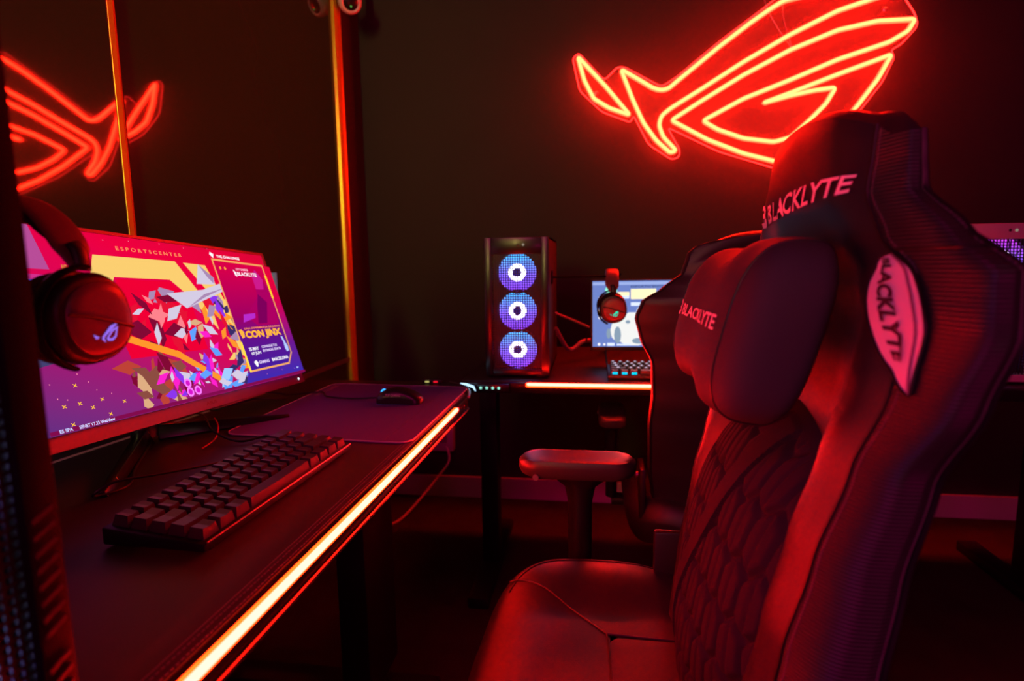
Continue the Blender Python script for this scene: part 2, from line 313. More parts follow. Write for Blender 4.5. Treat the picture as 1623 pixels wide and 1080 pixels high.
# ------------------------------------------------------------------ computer towers
def fan(parent, c, r, out, side, cols, kind):
    out = Vector(out); side = Vector(side); up = Vector((0, 0, 1)); c = Vector(c)
    P = lambda a, b, h: c + side*a + up*b + out*h
    ring = MB(); ring.lathe([(r*1.0, -0.012), (r*1.0, 0.0), (r*1.06, 0.0), (r*1.06, -0.012)], c, out, 36)
    f = MB()
    n = 36; v = []
    for rr, hh in ((r*1.08, -0.014), (r*1.08, 0.001), (r*1.0, 0.001), (r*1.0, -0.014)):
        for k in range(n):
            a = 2*math.pi*k/n; v.append(P(math.cos(a)*rr, math.sin(a)*rr, hh))
    f.add(v, [(i*n+k, i*n+(k+1) % n, ((i+1) % 4)*n+(k+1) % n, ((i+1) % 4)*n+k) for i in range(4) for k in range(n)])
    fr = f.build('fan', M_plastic, parent, smooth=True)
    nb = 9
    g = egrad('blade_glow_%s' % kind, cols[0], (0, 0, 1), c.z-r-parent['_o'][2], c.z+r-parent['_o'][2], cols[1])
    for k in range(nb):
        b = MB(); a0 = 2*math.pi*k/nb; v = []
        for i in range(9):
            t = i/8; rr = r*(0.34+0.64*t)
            for j in range(4):
                aa = a0+0.55*t+(j/3)*(2*math.pi/nb)*1.02
                v.append(P(math.cos(aa)*rr, math.sin(aa)*rr, -0.010+0.006*(j/3)))
        b.add(v, [(i*4+j, i*4+j+1, (i+1)*4+j+1, (i+1)*4+j) for i in range(8) for j in range(3)])
        b.build('blade', g, fr, smooth=True)
    v = []; h_ = MB()
    for rr, hh in ((r*0.44, -0.008), (r*0.44, -0.001), (r*0.22, 0.0), (r*0.22, -0.008)):
        for k in range(n):
            a = 2*math.pi*k/n; v.append(P(math.cos(a)*rr, math.sin(a)*rr, hh))
    h_.add(v, [(i*n+k, i*n+(k+1) % n, ((i+1) % 4)*n+(k+1) % n, ((i+1) % 4)*n+k) for i in range(4) for k in range(n)])
    h_.build('light_ring', emat('ring_%s' % kind, cols[2], cols[3]), fr, smooth=True)
    MB().lathe([(r*0.23, -0.01), (r*0.23, 0.002), (r*0.19, 0.003)], c, out, 24).build('hub', emat('hub_%s' % kind, cols[4], 1.0), fr, smooth=True)
def tower(loc, out, side, W, Hh, D, label, fans, fr, cols, body, kind, topband=0.05, pitch=0.0072, slits=False, group=None):
    """loc = centre of the front face's bottom edge; out = facing, side = to its right as seen"""
    loc = Vector(loc); out = Vector(out); side = Vector(side); up = Vector((0, 0, 1))
    t = thing('computer_tower', tuple(loc), label, 'computer', group)
    P = lambda a, b, h: loc + side*a + up*b + out*h
    T = lambda a, h, b: tuple(P(a, b, h))
    bz = W*0.115
    m = MB()  # chassis as a hollow shell: sides, top, bottom, back
    for lo, hi in (((-W/2, -D, 0.01), (-W/2+0.006, -0.02, Hh)), ((W/2-0.006, -D, 0.01), (W/2, -0.02, Hh)), ((-W/2, -D, Hh-0.006), (W/2, -0.02, Hh)), ((-W/2, -D, 0.01), (W/2, -0.02, 0.02)), ((-W/2, -D, 0.01), (W/2, -D+0.006, Hh))):
        m.box(lo, hi, T)
    m.build('chassis', body, t)
    b = MB()
    for lo, hi in (((-W/2, -0.03, 0.008), (-W/2+bz, 0, Hh)), ((W/2-bz, -0.03, 0.008), (W/2, 0, Hh)), ((-W/2+bz, -0.03, Hh-topband), (W/2-bz, -0.002, Hh)), ((-W/2+bz, -0.03, 0.008), (W/2-bz, -0.002, 0.028))):
        b.box(lo, hi, T)
    bez = b.build('front_bezel', body if (kind != 'blue' or slits) else M_gloss, t, bevel=0.0015)
    for sx in (-1, 1): MB().box((sx*(W/2-0.03)-0.012, -0.08, 0), (sx*(W/2-0.03)+0.012, -0.03, 0.011), T).box((sx*(W/2-0.03)-0.012, -D+0.03, 0), (sx*(W/2-0.03)+0.012, -D+0.07, 0.011), T).build('foot', M_plastic, t)
    if slits:
        for gi, (za, zb) in enumerate(((0.045, 0.085), (0.105, 0.19))):
            z = za
            while z < zb:
                for h0 in (0.0,):
                    MB().add([T(W/2-bz*0.86, 0.0012, z), T(W/2-bz*0.20, 0.0012, z+0.006), T(W/2-bz*0.20, 0.0012, z+0.0095), T(W/2-bz*0.86, 0.0012, z+0.0035), T(W/2-bz*0.86, -0.002, z), T(W/2-bz*0.20, -0.002, z+0.006), T(W/2-bz*0.20, -0.002, z+0.0095), T(W/2-bz*0.86, -0.002, z+0.0035)],
                             [(0, 1, 2, 3), (4, 7, 6, 5), (0, 4, 5, 1), (1, 5, 6, 2), (2, 6, 7, 3), (3, 7, 4, 0)]).build('vent_slat', mat('slat_sheen', lin((40, 34, 34)), 0.6), bez)
                z += 0.0115
    mesh = MB(); x0 = -W/2+bz; x1 = W/2-bz; z0 = 0.028; z1 = Hh-topband
    n = int((x1-x0)/pitch); k2 = int((z1-z0)/pitch)
    for i in range(n+1):
        x = x0+(x1-x0)*i/n; mesh.box((x-0.0015, -0.0065, z0), (x+0.0015, -0.005, z1), T)
    for i in range(k2+1):
        z = z0+(z1-z0)*i/k2; mesh.box((x0, -0.0063, z-0.0015), (x1, -0.0052, z+0.0015), T)
    g = mesh.build('front_grille', M_plastic, t); g['kind'] = 'stuff'
    MB().box((x0, -0.05, z0), (x1, -0.045, z1), T).build('fan_tray', M_plastic, t)
    for zz in fans: fan(t, P(0, zz, -0.022), fr, out, side, cols, kind)
    for k, xx in enumerate((0.022, 0.006)):
        MB().lathe([(0.004, 0), (0.004, 0.0015), (0.002, 0.002)], P(xx, Hh-topband*0.45, -0.0025), out, 12).build('port', M_metal if k else emat('power_dot', (0.5, 0.4, 0.3), 0.5), bez)
    return t
BLUE = ([(0.0, (0.20, 0.05, 1.0)), (0.45, (0.16, 0.10, 1.0)), (1.0, (0.02, 0.42, 1.0))], 2.6, (0.80, 0.72, 1.0), 12.0, (0.01, 0.02, 0.30))
PURP = ([(0.0, (0.10, 0.08, 0.9)), (0.6, (0.30, 0.08, 0.9)), (1.0, (0.6, 0.03, 0.7))], 1.5, (1.0, 0.75, 1.0), 6.0, (0.05, 0.01, 0.15))
tower((-0.2285, 1.748, DT), (0, -1, 0), (1, 0, 0), 0.199, 0.434, 0.40, 'black computer tower with three blue fans on the back desk', (0.087, 0.209, 0.3275), 0.0605, BLUE, M_plastic, 'blue')
tower((-0.361, 0.226, DT), (1, 0, 0), (0, 1, 0), 0.206, 0.60, 0.40, 'black computer tower at the left edge of the picture, nearest the camera', (0.09, 0.22, 0.35), 0.0605, BLUE, mat('matte_case', lin((20, 19, 19)), 0.85, spec=0.08), 'blue', slits=True)
tower((1.116, 1.748, DT), (0, -1, 0), (1, 0, 0), 0.235, 0.445, 0.40, 'white computer tower with purple fans behind the near gaming chair', (0.09, 0.215, 0.345), 0.066, PURP, M_white, 'purple', topband=0.042, pitch=0.0085)
# ------------------------------------------------------------------ headsets
def eye_logo(mb, fn, s):
    """small slanted-eye mark, unit size about 1.0 wide"""
    for pts in ([(0.0, 0.22), (0.22, 0.10), (0.36, 0.12), (0.92, 0.62), (1.0, 0.64), (0.98, 0.52), (0.60, 0.30), (0.40, 0.12), (0.44, -0.12), (0.30, 0.0), (0.20, 0.12)],
                [(0.50, 0.10), (0.98, 0.44), (0.96, 0.22), (0.80, 0.0), (0.52, 0.0)], ):
        pass
    strokes = [[(0.0, 0.26), (0.10, 0.20), (0.24, 0.12), (0.10, 0.06)],
               [(0.14, 0.24), (0.34, 0.14), (0.70, 0.52), (1.0, 0.62), (0.97, 0.55), (0.72, 0.44), (0.42, 0.10), (0.46, -0.10), (0.32, 0.04)],
               [(0.50, 0.10), (0.74, 0.36), (1.0, 0.48), (0.90, 0.08), (0.72, -0.06), (0.52, 0.0)]]
    mb.add([fn(x*s, y*s) for x, y in strokes[0]], [(0, 1, 2, 3)])
    mb.add([fn(x*s, y*s) for x, y in strokes[1]], [(0, 1, 5+3, 0), (1, 2, 6, 5), (2, 3, 4, 6), (1, 5, 6, 7), (1, 6, 7, 8)])
    v = [(0.50, 0.06), (0.74, 0.36), (1.0, 0.48), (0.90, 0.08), (0.74, -0.06), (0.55, -0.04)]
    w = [(0.60, 0.08), (0.76, 0.28), (0.91, 0.36), (0.84, 0.12), (0.72, 0.04), (0.62, 0.04)]
    mb.add([fn(x*s, y*s) for x, y in v+w], [(i, (i+1) % 6, 6+(i+1) % 6, 6+i) for i in range(6)])
def headset(face, rot, label, logo_m, hook):
    face = Vector(face); c = math.cos(rot); s = math.sin(rot)
    ex = Vector((c, s, 0)); ey = Vector((-s, c, 0)); ez = Vector((0, 0, 1))
    t = thing('headset', tuple(face-ex*0.075+ez*0.115), label, 'headset')
    W = lambda a, b, h: face + ex*a + ey*b + ez*h      # a: outward ear axis, b: fore-aft, h: up
    span = 0.165
    for sgn in (1, -1):
        A = (lambda a, b, h, sgn=sgn: W(a if sgn > 0 else -span-0.045-a+0.045, b, h))
        def oval(r, y0, y1): pass
        def disc(mb, prof, n=36, dy=0.0, tilt=0.18):
            v = []
            for a, ry, rz in prof:
                for k in range(n):
                    q = 2*math.pi*k/n; yy = math.copysign(abs(math.cos(q))**0.86, math.cos(q))*ry; zz = math.copysign(abs(math.sin(q))**0.86, math.sin(q))*rz
                    y2 = yy*math.cos(tilt)-zz*math.sin(tilt); z2 = yy*math.sin(tilt)+zz*math.cos(tilt)
                    v.append(A(a, y2+dy, z2))
            f = [(i*n+k, i*n+(k+1) % n, (i+1)*n+(k+1) % n, (i+1)*n+k) for i in range(len(prof)-1) for k in range(n)]
            f.append(tuple(range(n))[::-1]); f.append(tuple((len(prof)-1)*n+k for k in range(n)))
            return mb.add(v, f)
        disc(MB(), [(-0.050, 0.030, 0.033), (-0.051, 0.037, 0.040), (-0.045, 0.042, 0.045), (-0.028, 0.043, 0.046), (-0.024, 0.039, 0.042)]).build('ear_pad', M_velour, t, smooth=True)
        cup = disc(MB(), [(-0.025, 0.038, 0.041), (-0.020, 0.041, 0.044), (-0.008, 0.0415, 0.0445), (-0.004, 0.040, 0.043), (0.0, 0.0375, 0.0405), (0.001, 0.035, 0.038)]).build('ear_cup', M_plastic, t, smooth=True)
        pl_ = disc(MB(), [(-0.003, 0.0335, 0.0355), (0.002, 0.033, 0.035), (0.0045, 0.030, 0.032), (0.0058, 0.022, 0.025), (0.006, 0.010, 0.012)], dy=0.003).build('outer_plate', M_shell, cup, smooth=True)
        MB().tube([A(0.0050, -0.030, 0.006), A(0.0062, -0.012, 0.003), A(0.0063, 0.012, -0.004), A(0.0052, 0.034, -0.011)], (0.0016, 0.0016), 8).build('plate_groove', M_pipe, cup, smooth=True)
        lg = MB(); eye_logo(lg, lambda x, y: A(0.0066, (x-0.010), y-0.021), 0.026); lg.build('logo', logo_m, cup)
        # yoke: a band hugging the rear side of the cup, and its stem
        ang = [math.radians(q) for q in range(88, 252, 9)]
        MB().tube([A(-0.012+0.002*math.sin(q), math.cos(q)*0.0475, math.sin(q)*0.0500) for q in ang], [(0.008, 0.0028)]*len(ang), 10, flat=tuple(ex)).build('yoke', M_gloss, t, smooth=True)
        MB().tube([A(-0.012, 0.0, 0.047), A(-0.0125, 0.001, 0.056), A(-0.0135, 0.0, 0.066), A(-0.018, -0.002, 0.073)], [(0.0095, 0.005), (0.0085, 0.0045), (0.0085, 0.0045), (0.008, 0.004)], 10, flat=tuple(ey)).build('stem', M_plastic, t, smooth=True)
    cxm = -span/2-0.0225
    def arc(off, a0, a1, n=26):
        out = []
        for i in range(n+1):
            q = math.radians(a0+(a1-a0)*i/n); out.append(W(cxm+math.cos(q)*(0.094+off), -0.002, 0.030+math.sin(q)*(0.090+off)))
        return out
    p = arc(0.0, 13, 167); n = len(p)
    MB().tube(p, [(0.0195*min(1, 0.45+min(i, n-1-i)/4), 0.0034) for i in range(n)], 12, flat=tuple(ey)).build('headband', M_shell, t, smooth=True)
    p = arc(-0.010, 34, 146); n = len(p)
    MB().tube(p, [(0.013*min(1, 0.5+min(i, n-1-i)/5), 0.0065) for i in range(n)], 12, flat=tuple(ey)).build('headband_padding', M_velour, t, smooth=True)
    # hanger arm clamped to the tower's side: a thing of its own
    top = W(cxm, 0, 0.030+0.090-0.0178)
    hk = thing('headset_hanger', tuple(hook), 'slim black hanger arm holding up the '+('near headset' if face.y < 1 else 'far headset'), 'hanger')
    hb = Vector(hook); e = top+Vector((0, 0, -0.0035))
    d = (e-hb); d.z = 0; d = d.normalized()
    MB().tube([hb, hb+d*0.01, Vector((e.x, e.y, hb.z))-d*0.03, Vector((e.x, e.y, e.z)), Vector((e.x, e.y, e.z))+d*0.022, Vector((e.x, e.y, e.z+0.008))+d*0.028], 0.0032, 8).build('arm', mat('matte_black', lin((12, 12, 12)), 0.9, spec=0.1), hk, smooth=True)
    pd = d; sd = Vector((-d.y, d.x, 0))
    v = [hb+sd*a+Vector((0, 0, b))+pd*h for h in (-0.0005, 0.004) for a, b in ((-0.014, -0.022), (0.014, -0.022), (0.014, 0.022), (-0.014, 0.022))]
    MB().add(v, [(0, 1, 2, 3), (7, 6, 5, 4), (0, 4, 5, 1), (1, 5, 6, 2), (2, 6, 7, 3), (3, 7, 4, 0)]).build('mount_plate', M_plastic, hk, bevel=0.001)
    return t
headset((-0.476, 0.495, 1.104), math.radians(-8), 'black headset with purple lit mark hanging beside the big monitor', emat('logo_purple', (0.36, 0.17, 1.0), 0.9), (-0.60, 0.3295, 1.205))
headset((0.066, 1.79, 1.012), math.radians(-90), 'black headset with green lit mark hanging before the back desk monitor', emat('logo_green', (0.0, 0.9, 0.55), 0.9), (-0.1285, 1.86, 1.110))
# ------------------------------------------------------------------ big monitor
B1 = Vector((-0.788, 1.4506, 0.8648)); Sd = Vector((-0.01157, 0.99812, -0.06021)).normalized()
Su = Vector((-0.30644, 0.05378, 0.95037)); Su = (Su-Sd*Su.dot(Sd)).normalized(); Sn = Sd.cross(Su)
mon = thing('monitor', (-0.86, 1.0, DT), 'large widescreen monitor on the left desk showing a red and yellow event page', 'monitor')
mo = Vector(mon['_o'])
def SP(U, V, h=0.0): return B1 + Sd*(U-0.80) + Su*V + Sn*h
SW0, SH = 0.045, 0.336
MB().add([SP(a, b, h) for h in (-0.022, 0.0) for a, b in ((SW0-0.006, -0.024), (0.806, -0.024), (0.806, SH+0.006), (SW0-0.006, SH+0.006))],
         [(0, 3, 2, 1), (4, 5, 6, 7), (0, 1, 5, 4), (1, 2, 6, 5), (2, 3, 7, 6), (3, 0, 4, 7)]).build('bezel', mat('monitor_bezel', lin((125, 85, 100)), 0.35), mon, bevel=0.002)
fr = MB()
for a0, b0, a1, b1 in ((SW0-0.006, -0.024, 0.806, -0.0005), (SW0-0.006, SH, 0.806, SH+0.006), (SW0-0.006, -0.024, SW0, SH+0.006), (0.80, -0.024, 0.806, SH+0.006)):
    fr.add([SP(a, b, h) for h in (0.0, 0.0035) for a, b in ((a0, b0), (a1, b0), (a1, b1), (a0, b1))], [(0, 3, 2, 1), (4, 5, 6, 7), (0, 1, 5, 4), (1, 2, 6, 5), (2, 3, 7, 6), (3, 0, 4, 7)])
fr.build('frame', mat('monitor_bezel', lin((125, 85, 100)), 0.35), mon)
def smat(rgb, s=1.0):
    return emat('screen_%d_%d_%d' % tuple(rgb), lin(rgb), s*1.2)
def relp(v): return v - mo
ax = (Sd*0.35+Su*0.94).normalized()
def dd(U, V): return ax.dot(SP(U, V)-mo)
scr = MB().add([SP(a, b, 0.0006) for a, b in ((SW0, 0), (0.80, 0), (0.80, SH), (SW0, SH))], [(0, 1, 2, 3)]).build('screen',
    egrad('screen_ground', [(0.0, lin((96, 44, 124))), (0.22, lin((150, 24, 110))), (0.42, lin((206, 6, 84))), (0.7, lin((228, 0, 60))), (1.0, lin((214, 4, 52)))], tuple(ax), dd(0.07, 0.0), dd(0.75, 0.33), 1.12), mon)
LAY = [0.0010]
def shape(name, polys, m, sub=True):
    LAY[0] += 0.00006; h = LAY[0]; b = MB()
    for p in polys: b.add([SP(x, y, h) for x, y in p], [tuple(range(len(p)))])
    return b.build(name, m, scr)
def stext(name, s, U, V, w, h, m, bold=0.03):
    LAY[0] += 0.00006; z = LAY[0]; b = MB(); text_on(b, s, lambda x, y: SP(U+x, V+y, z), bold=bold, fit=(w, h)); return b.build(name, m, scr)
def line(name, pts, w, m, closed=False):
    polys = []; n = len(pts)
    for i in range(n if closed else n-1):
        a = Vector(pts[i]); b = Vector(pts[(i+1) % n]); d = (b-a).normalized(); q = Vector((-d.y, d.x))*w/2; a = a-d*w/2; b = b+d*w/2
        polys.append([tuple(a-q), tuple(b-q), tuple(b+q), tuple(a+q)])
    return shape(name, polys, m)
YEL = smat((250, 205, 112), 0.85); ORA = smat((255, 150, 40)); WHT = smat((245, 240, 250)); 
# side menu
shape('menu_panel', [[(SW0, 0.262), (0.150, 0.262), (0.138, SH), (SW0, SH)]], smat((170, 70, 140)))
shape('menu_panel', [[(SW0, 0.150), (0.160, 0.150), (0.152, 0.252), (SW0, 0.256)]], smat((196, 44, 130)))
shape('menu_panel', [[(SW0, 0.100), (0.170, 0.118), (0.166, 0.143), (SW0, 0.146)]], smat((62, 60, 104)))
shape('menu_button', [[(SW0, 0.226), (0.148, 0.226), (0.146, 0.244), (SW0, 0.246)]], smat((128, 84, 226)))
stext('menu_text', 'cuenta?', 0.098, 0.231, 0.040, 0.007, WHT)
stext('menu_text', 'ción', 0.098, 0.128, 0.026, 0.008, WHT)
shape('menu_panel', [[(SW0, 0.196), (0.157, 0.196), (0.156, 0.214), (SW0, 0.215)]], smat((222, 10, 92)))
stext('menu_text', 'AND', 0.172, 0.262, 0.012, 0.010, smat((210, 140, 60)))
# banner
shape('yellow_banner', [[(0.243, 0.2946), (0.449, 0.2960), (0.5180, 0.190), (0.5180, 0.140), (0.458, 0.218), (0.415, 0.254), (0.274, 0.254), (0.236, 0.200), (0.196, 0.200)]], YEL)
shape('yellow_banner', [[(0.473, 0.2946), (0.545, 0.293), (0.590, 0.160), (0.610, 0.060), (0.572, 0.075), (0.548, 0.180), (0.520, 0.235)]], YEL)
shape('crimson_field', [[(0.278, 0.2500), (0.412, 0.2500), (0.455, 0.212), (0.46, 0.10), (0.25, 0.10), (0.238, 0.196)]], smat((222, 0, 48)))
stext('headline', 'E S P O R T S C E N T E R', 0.300, 0.3075, 0.176, 0.0075, smat((248, 150, 90)), bold=0.01)
# plain faceted burst standing where the artwork is
rnd = random.Random(21)
def shards(cx_, cy_, rx, ry, n, cols, smin, smax, ang=None):
    for c in cols:
        polys = []
        for k in range(max(2, int(n*0.45))):
            a = rnd.uniform(0, 6.28); q = math.sqrt(rnd.random()); x = cx_+math.cos(a)*rx*q; y = cy_+math.sin(a)*ry*q
            th = (ang if ang is not None else rnd.uniform(0, 3.14))+rnd.uniform(-0.5, 0.5); L = rnd.uniform(smin, smax)*1.25; w = L*rnd.uniform(0.28, 0.55)
            P4 = [(-L/2, 0), (-L*0.1, -w/2), (L/2, rnd.uniform(-0.2, 0.2)*w), (rnd.uniform(-0.1, 0.2)*L, w/2)]
            P4 = [(x+math.cos(th)*u-math.sin(th)*v, y+math.sin(th)*u+math.cos(th)*v) for u, v in P4]
            P4 = [(min(0.60, max(SW0, u)), min(0.325, max(0.003, v))) for u, v in P4]
            polys.append(P4)
        for P4 in polys: shape('facet', [P4], c)
W1, W2 = smat((225, 215, 240), 0.75), smat((186, 150, 196), 0.7); DK = smat((120, 8, 48)); PK = smat((236, 30, 190)); BL = smat((90, 150, 245)); OR = smat((240, 140, 40)); BR = smat((130, 70, 60)); PU = smat((130, 50, 220)); TA = smat((206, 160, 120)); CR = smat((214, 16, 48)); NV = smat((52, 40, 96))
shards(0.295, 0.055, 0.075, 0.055, 12, [BR, DK, smat((176, 60, 50)), TA, BR], 0.02, 0.055)
shards(0.350, 0.165, 0.075, 0.060, 10, [CR, DK, W2, CR, smat((240, 120, 130)), DK, W1], 0.02, 0.060)
shards(0.555, 0.130, 0.035, 0.085, 9, [NV, OR, TA, YEL, W2, NV], 0.02, 0.05)
shards(0.505, 0.190, 0.060, 0.040, 8, [OR, W1, PU, CR, W2], 0.02, 0.05)
shape('facet', [[(0.385, 0.222), (0.43, 0.19), (0.58, 0.232), (0.575, 0.250), (0.50, 0.232)]], W1)
shape('facet', [[(0.486, 0.245), (0.512, 0.292), (0.552, 0.262), (0.548, 0.245)]], W1)
shape('facet', [[(0.512, 0.292), (0.530, 0.262), (0.545, 0.248), (0.552, 0.262)]], W2)
shape('facet', [[(0.43, 0.19), (0.50, 0.222), (0.58, 0.238), (0.50, 0.215)]], W2)
shards(0.440, 0.110, 0.045, 0.060, 8, [W1, TA, PK, BL, W1, DK], 0.015, 0.042)
line('orange_band', [(0.252, 0.135), (0.36, 0.095), (0.452, 0.035)], 0.014, OR)
shards(0.335, 0.040, 0.055, 0.035, 7, [PK, W1, PU, DK, BR], 0.015, 0.045)
shards(0.425, 0.040, 0.050, 0.034, 9, [PU, PK, W1, BL, PK], 0.012, 0.036)
shards(0.515, 0.032, 0.060, 0.028, 9, [BL, NV, smat((150, 190, 255)), BL, NV, W1], 0.015, 0.045, 0.3)
for k in range(3):
    a = [0.352+0.022*(k % 2), 0.018+0.018*(k // 2)]
    shape('facet', [[(a[0]+0.010*math.cos(q*0.785), a[1]+0.010*math.sin(q*0.785)) for q in range(8)]], smat((240, 120, 250)))
    shape('facet', [[(a[0]+0.006*math.cos(q*0.785), a[1]+0.006*math.sin(q*0.785)) for q in range(8)]], smat((200, 20, 190)))
# event card
vio = egrad('page_edge_glow', [(0, lin((50, 38, 160))), (0.35, lin((96, 20, 130))), (0.8, lin((190, 0, 70))), (1.0, lin((206, 2, 54)))], tuple(Su), Su.dot(SP(0.7, 0.0)-mo), Su.dot(SP(0.7, 0.25)-mo), 1.3)
shape('page_edge', [[(0.530, 0.0), (0.80, 0.0), (0.80, 0.30), (0.75, 0.30), (0.75, 0.04), (0.56, 0.04)]], vio)
card = shape('event_card', [[(0.560, 0.305), (0.764, 0.301), (0.766, 0.060), (0.738, 0.033), (0.563, 0.032)]], egrad('card_ground', [(0, lin((62, 26, 150))), (0.3, lin((92, 14, 130))), (0.5, lin((150, 0, 92))), (1.0, lin((206, 0, 66)))], tuple(Su), Su.dot(SP(0.6, 0.03)-mo), Su.dot(SP(0.6, 0.30)-mo), 1.15))
shape('card_glow', [[(0.655, 0.14), (0.755, 0.14), (0.757, 0.235), (0.735, 0.275), (0.705, 0.270), (0.695, 0.215), (0.62, 0.165)]], smat((160, 0, 90)))
shape('card_glow', [[(0.70, 0.235), (0.735, 0.235), (0.745, 0.262), (0.722, 0.288), (0.700, 0.270)]], smat((190, 24, 130)))
shape('card_glow', [[(0.66, 0.145), (0.700, 0.145), (0.73, 0.200), (0.70, 0.222), (0.68, 0.19)]], smat((116, 0, 84)))
shape('card_glow', [[(0.60, 0.150), (0.655, 0.160), (0.66, 0.172), (0.61, 0.170)]], smat((170, 40, 190)))
line('card_outline', [(0.560, 0.305), (0.764, 0.301), (0.766, 0.060), (0.738, 0.033), (0.563, 0.032)], 0.0045, smat((232, 160, 90)), True)
line('card_accent', [(0.764, 0.270), (0.765, 0.215)], 0.008, smat((255, 210, 40)))
line('card_accent', [(0.5635, 0.034), (0.5635, 0.100)], 0.007, smat((255, 215, 60)))
for k in range(2): shape('card_dot', [[(0.580+0.018*k+0.004*math.cos(q), 0.285+0.004*math.sin(q)) for q in (0, 1.05, 2.1, 3.14, 4.19, 5.24)]], smat((250, 150, 50)))
stext('card_caption', 'THE CHALLENGE', 0.580, 0.3105, 0.090, 0.0065, WHT)
shape('card_bullet', [[(0.5660, 0.308), (0.5710, 0.318), (0.5600, 0.323), (0.5560, 0.317)]], WHT)
stext('card_caption', 'CITY GAMING', 0.640, 0.2825, 0.050, 0.0055, smat((255, 190, 215)))
stext('card_brand', 'BLACKLYTE', 0.640, 0.2685, 0.082, 0.0095, WHT)
shape('card_bullet', [[(0.627, 0.284), (0.637, 0.276), (0.637, 0.266), (0.630, 0.268)]], WHT)
stext('card_line', 'UNA EXPERIENCIA DE JUEGO', 0.592, 0.1315, 0.160, 0.0055, smat((250, 140, 80)))
stext('card_title', 'CON JINX', 0.590, 0.1055, 0.158, 0.0235, smat((255, 176, 44)), bold=0.05)
shape('card_bullet', [[(0.568, 0.132), (0.580, 0.134), (0.587, 0.126), (0.584, 0.114), (0.574, 0.112)]], smat((255, 170, 60)))
stext('card_date', '25 MAY', 0.584, 0.0795, 0.040, 0.0085, WHT); stext('card_date', '07 JUN', 0.588, 0.0675, 0.040, 0.0085, WHT)
stext('card_line', 'CONSIGUE TUS', 0.638, 0.0825, 0.070, 0.0065, smat((225, 205, 245))); stext('card_line', 'ENTRADAS GRATIS', 0.638, 0.0725, 0.082, 0.0065, smat((225, 205, 245)))
shape('card_bullet', [[(0.738, 0.106), (0.746, 0.106), (0.751, 0.090), (0.758, 0.078), (0.756, 0.066), (0.746, 0.064), (0.741, 0.074), (0.743, 0.090)]], smat((170, 190, 250)))
stext('card_line', 'GAMING', 0.606, 0.0455, 0.045, 0.0075, smat((225, 205, 245))); stext('card_line', 'BARCELONA', 0.664, 0.0455, 0.078, 0.0085, WHT)
shape('card_bullet', [[(0.586, 0.052), (0.596, 0.056), (0.602, 0.050), (0.598, 0.040), (0.592, 0.040)]], WHT)
# small marks
for (x, y) in ((0.111, 0.068), (0.109, 0.039), (0.150, 0.039), (0.082, 0.039), (0.156, 0.0125), (0.086, 0.010), (0.128, 0.029), (0.190, 0.028)):
    line('cross_mark', [(x-0.0025, y-0.002), (x+0.0025, y+0.002)], 0.0012, smat((250, 190, 40))); line('cross_mark', [(x-0.0025, y+0.002), (x+0.0025, y-0.002)], 0.0012, smat((250, 190, 40)))
for (x, y) in ((0.075, 0.052), (0.090, 0.048), (0.135, 0.070), (0.145, 0.055), (0.17, 0.045), (0.12, 0.085), (0.07, 0.075), (0.32, 0.322), (0.26, 0.318), (0.40, 0.325), (0.47, 0.322), (0.55, 0.328), (0.69, 0.020), (0.62, 0.018), (0.75, 0.016)):
    shape('dot_mark', [[(x-0.0012, y), (x, y-0.0012), (x+0.0012, y), (x, y+0.0012)]], smat((240, 130, 160)))
shape('task_bar', [[(SW0, 0.0), (0.80, 0.0), (0.80, 0.0065), (SW0, 0.0065)]], smat((120, 10, 70)))
stext('task_text', 'SENET V7.23 WebView', 0.093, -0.0004+0.0012, 0.066, 0.0055, smat((200, 200, 255))); stext('task_text', 'ES SPA', 0.060, 0.0012, 0.022, 0.0055, smat((190, 200, 255)))
stext('task_text', '6+', 0.762, 0.014, 0.010, 0.006, smat((190, 200, 255)))
# violet right lower glow of the page
lt = MB(); text_on(lt, 'ASUS', lambda x, y: SP(0.395+x, -0.016+y, 0.0040), bold=0.03, fit=(0.034, 0.007)); lt.build('brand_mark', mat('brand_print', lin((110, 30, 30)), 0.4), mon)
MB().lathe([(0.0028, 0), (0.0028, 0.001), (0.001, 0.0015)], SP(0.775, -0.013, 0.0035), tuple(Sn), 10).build('power_light', emat('power_white', (0.7, 0.85, 1.0), 2.5), mon)
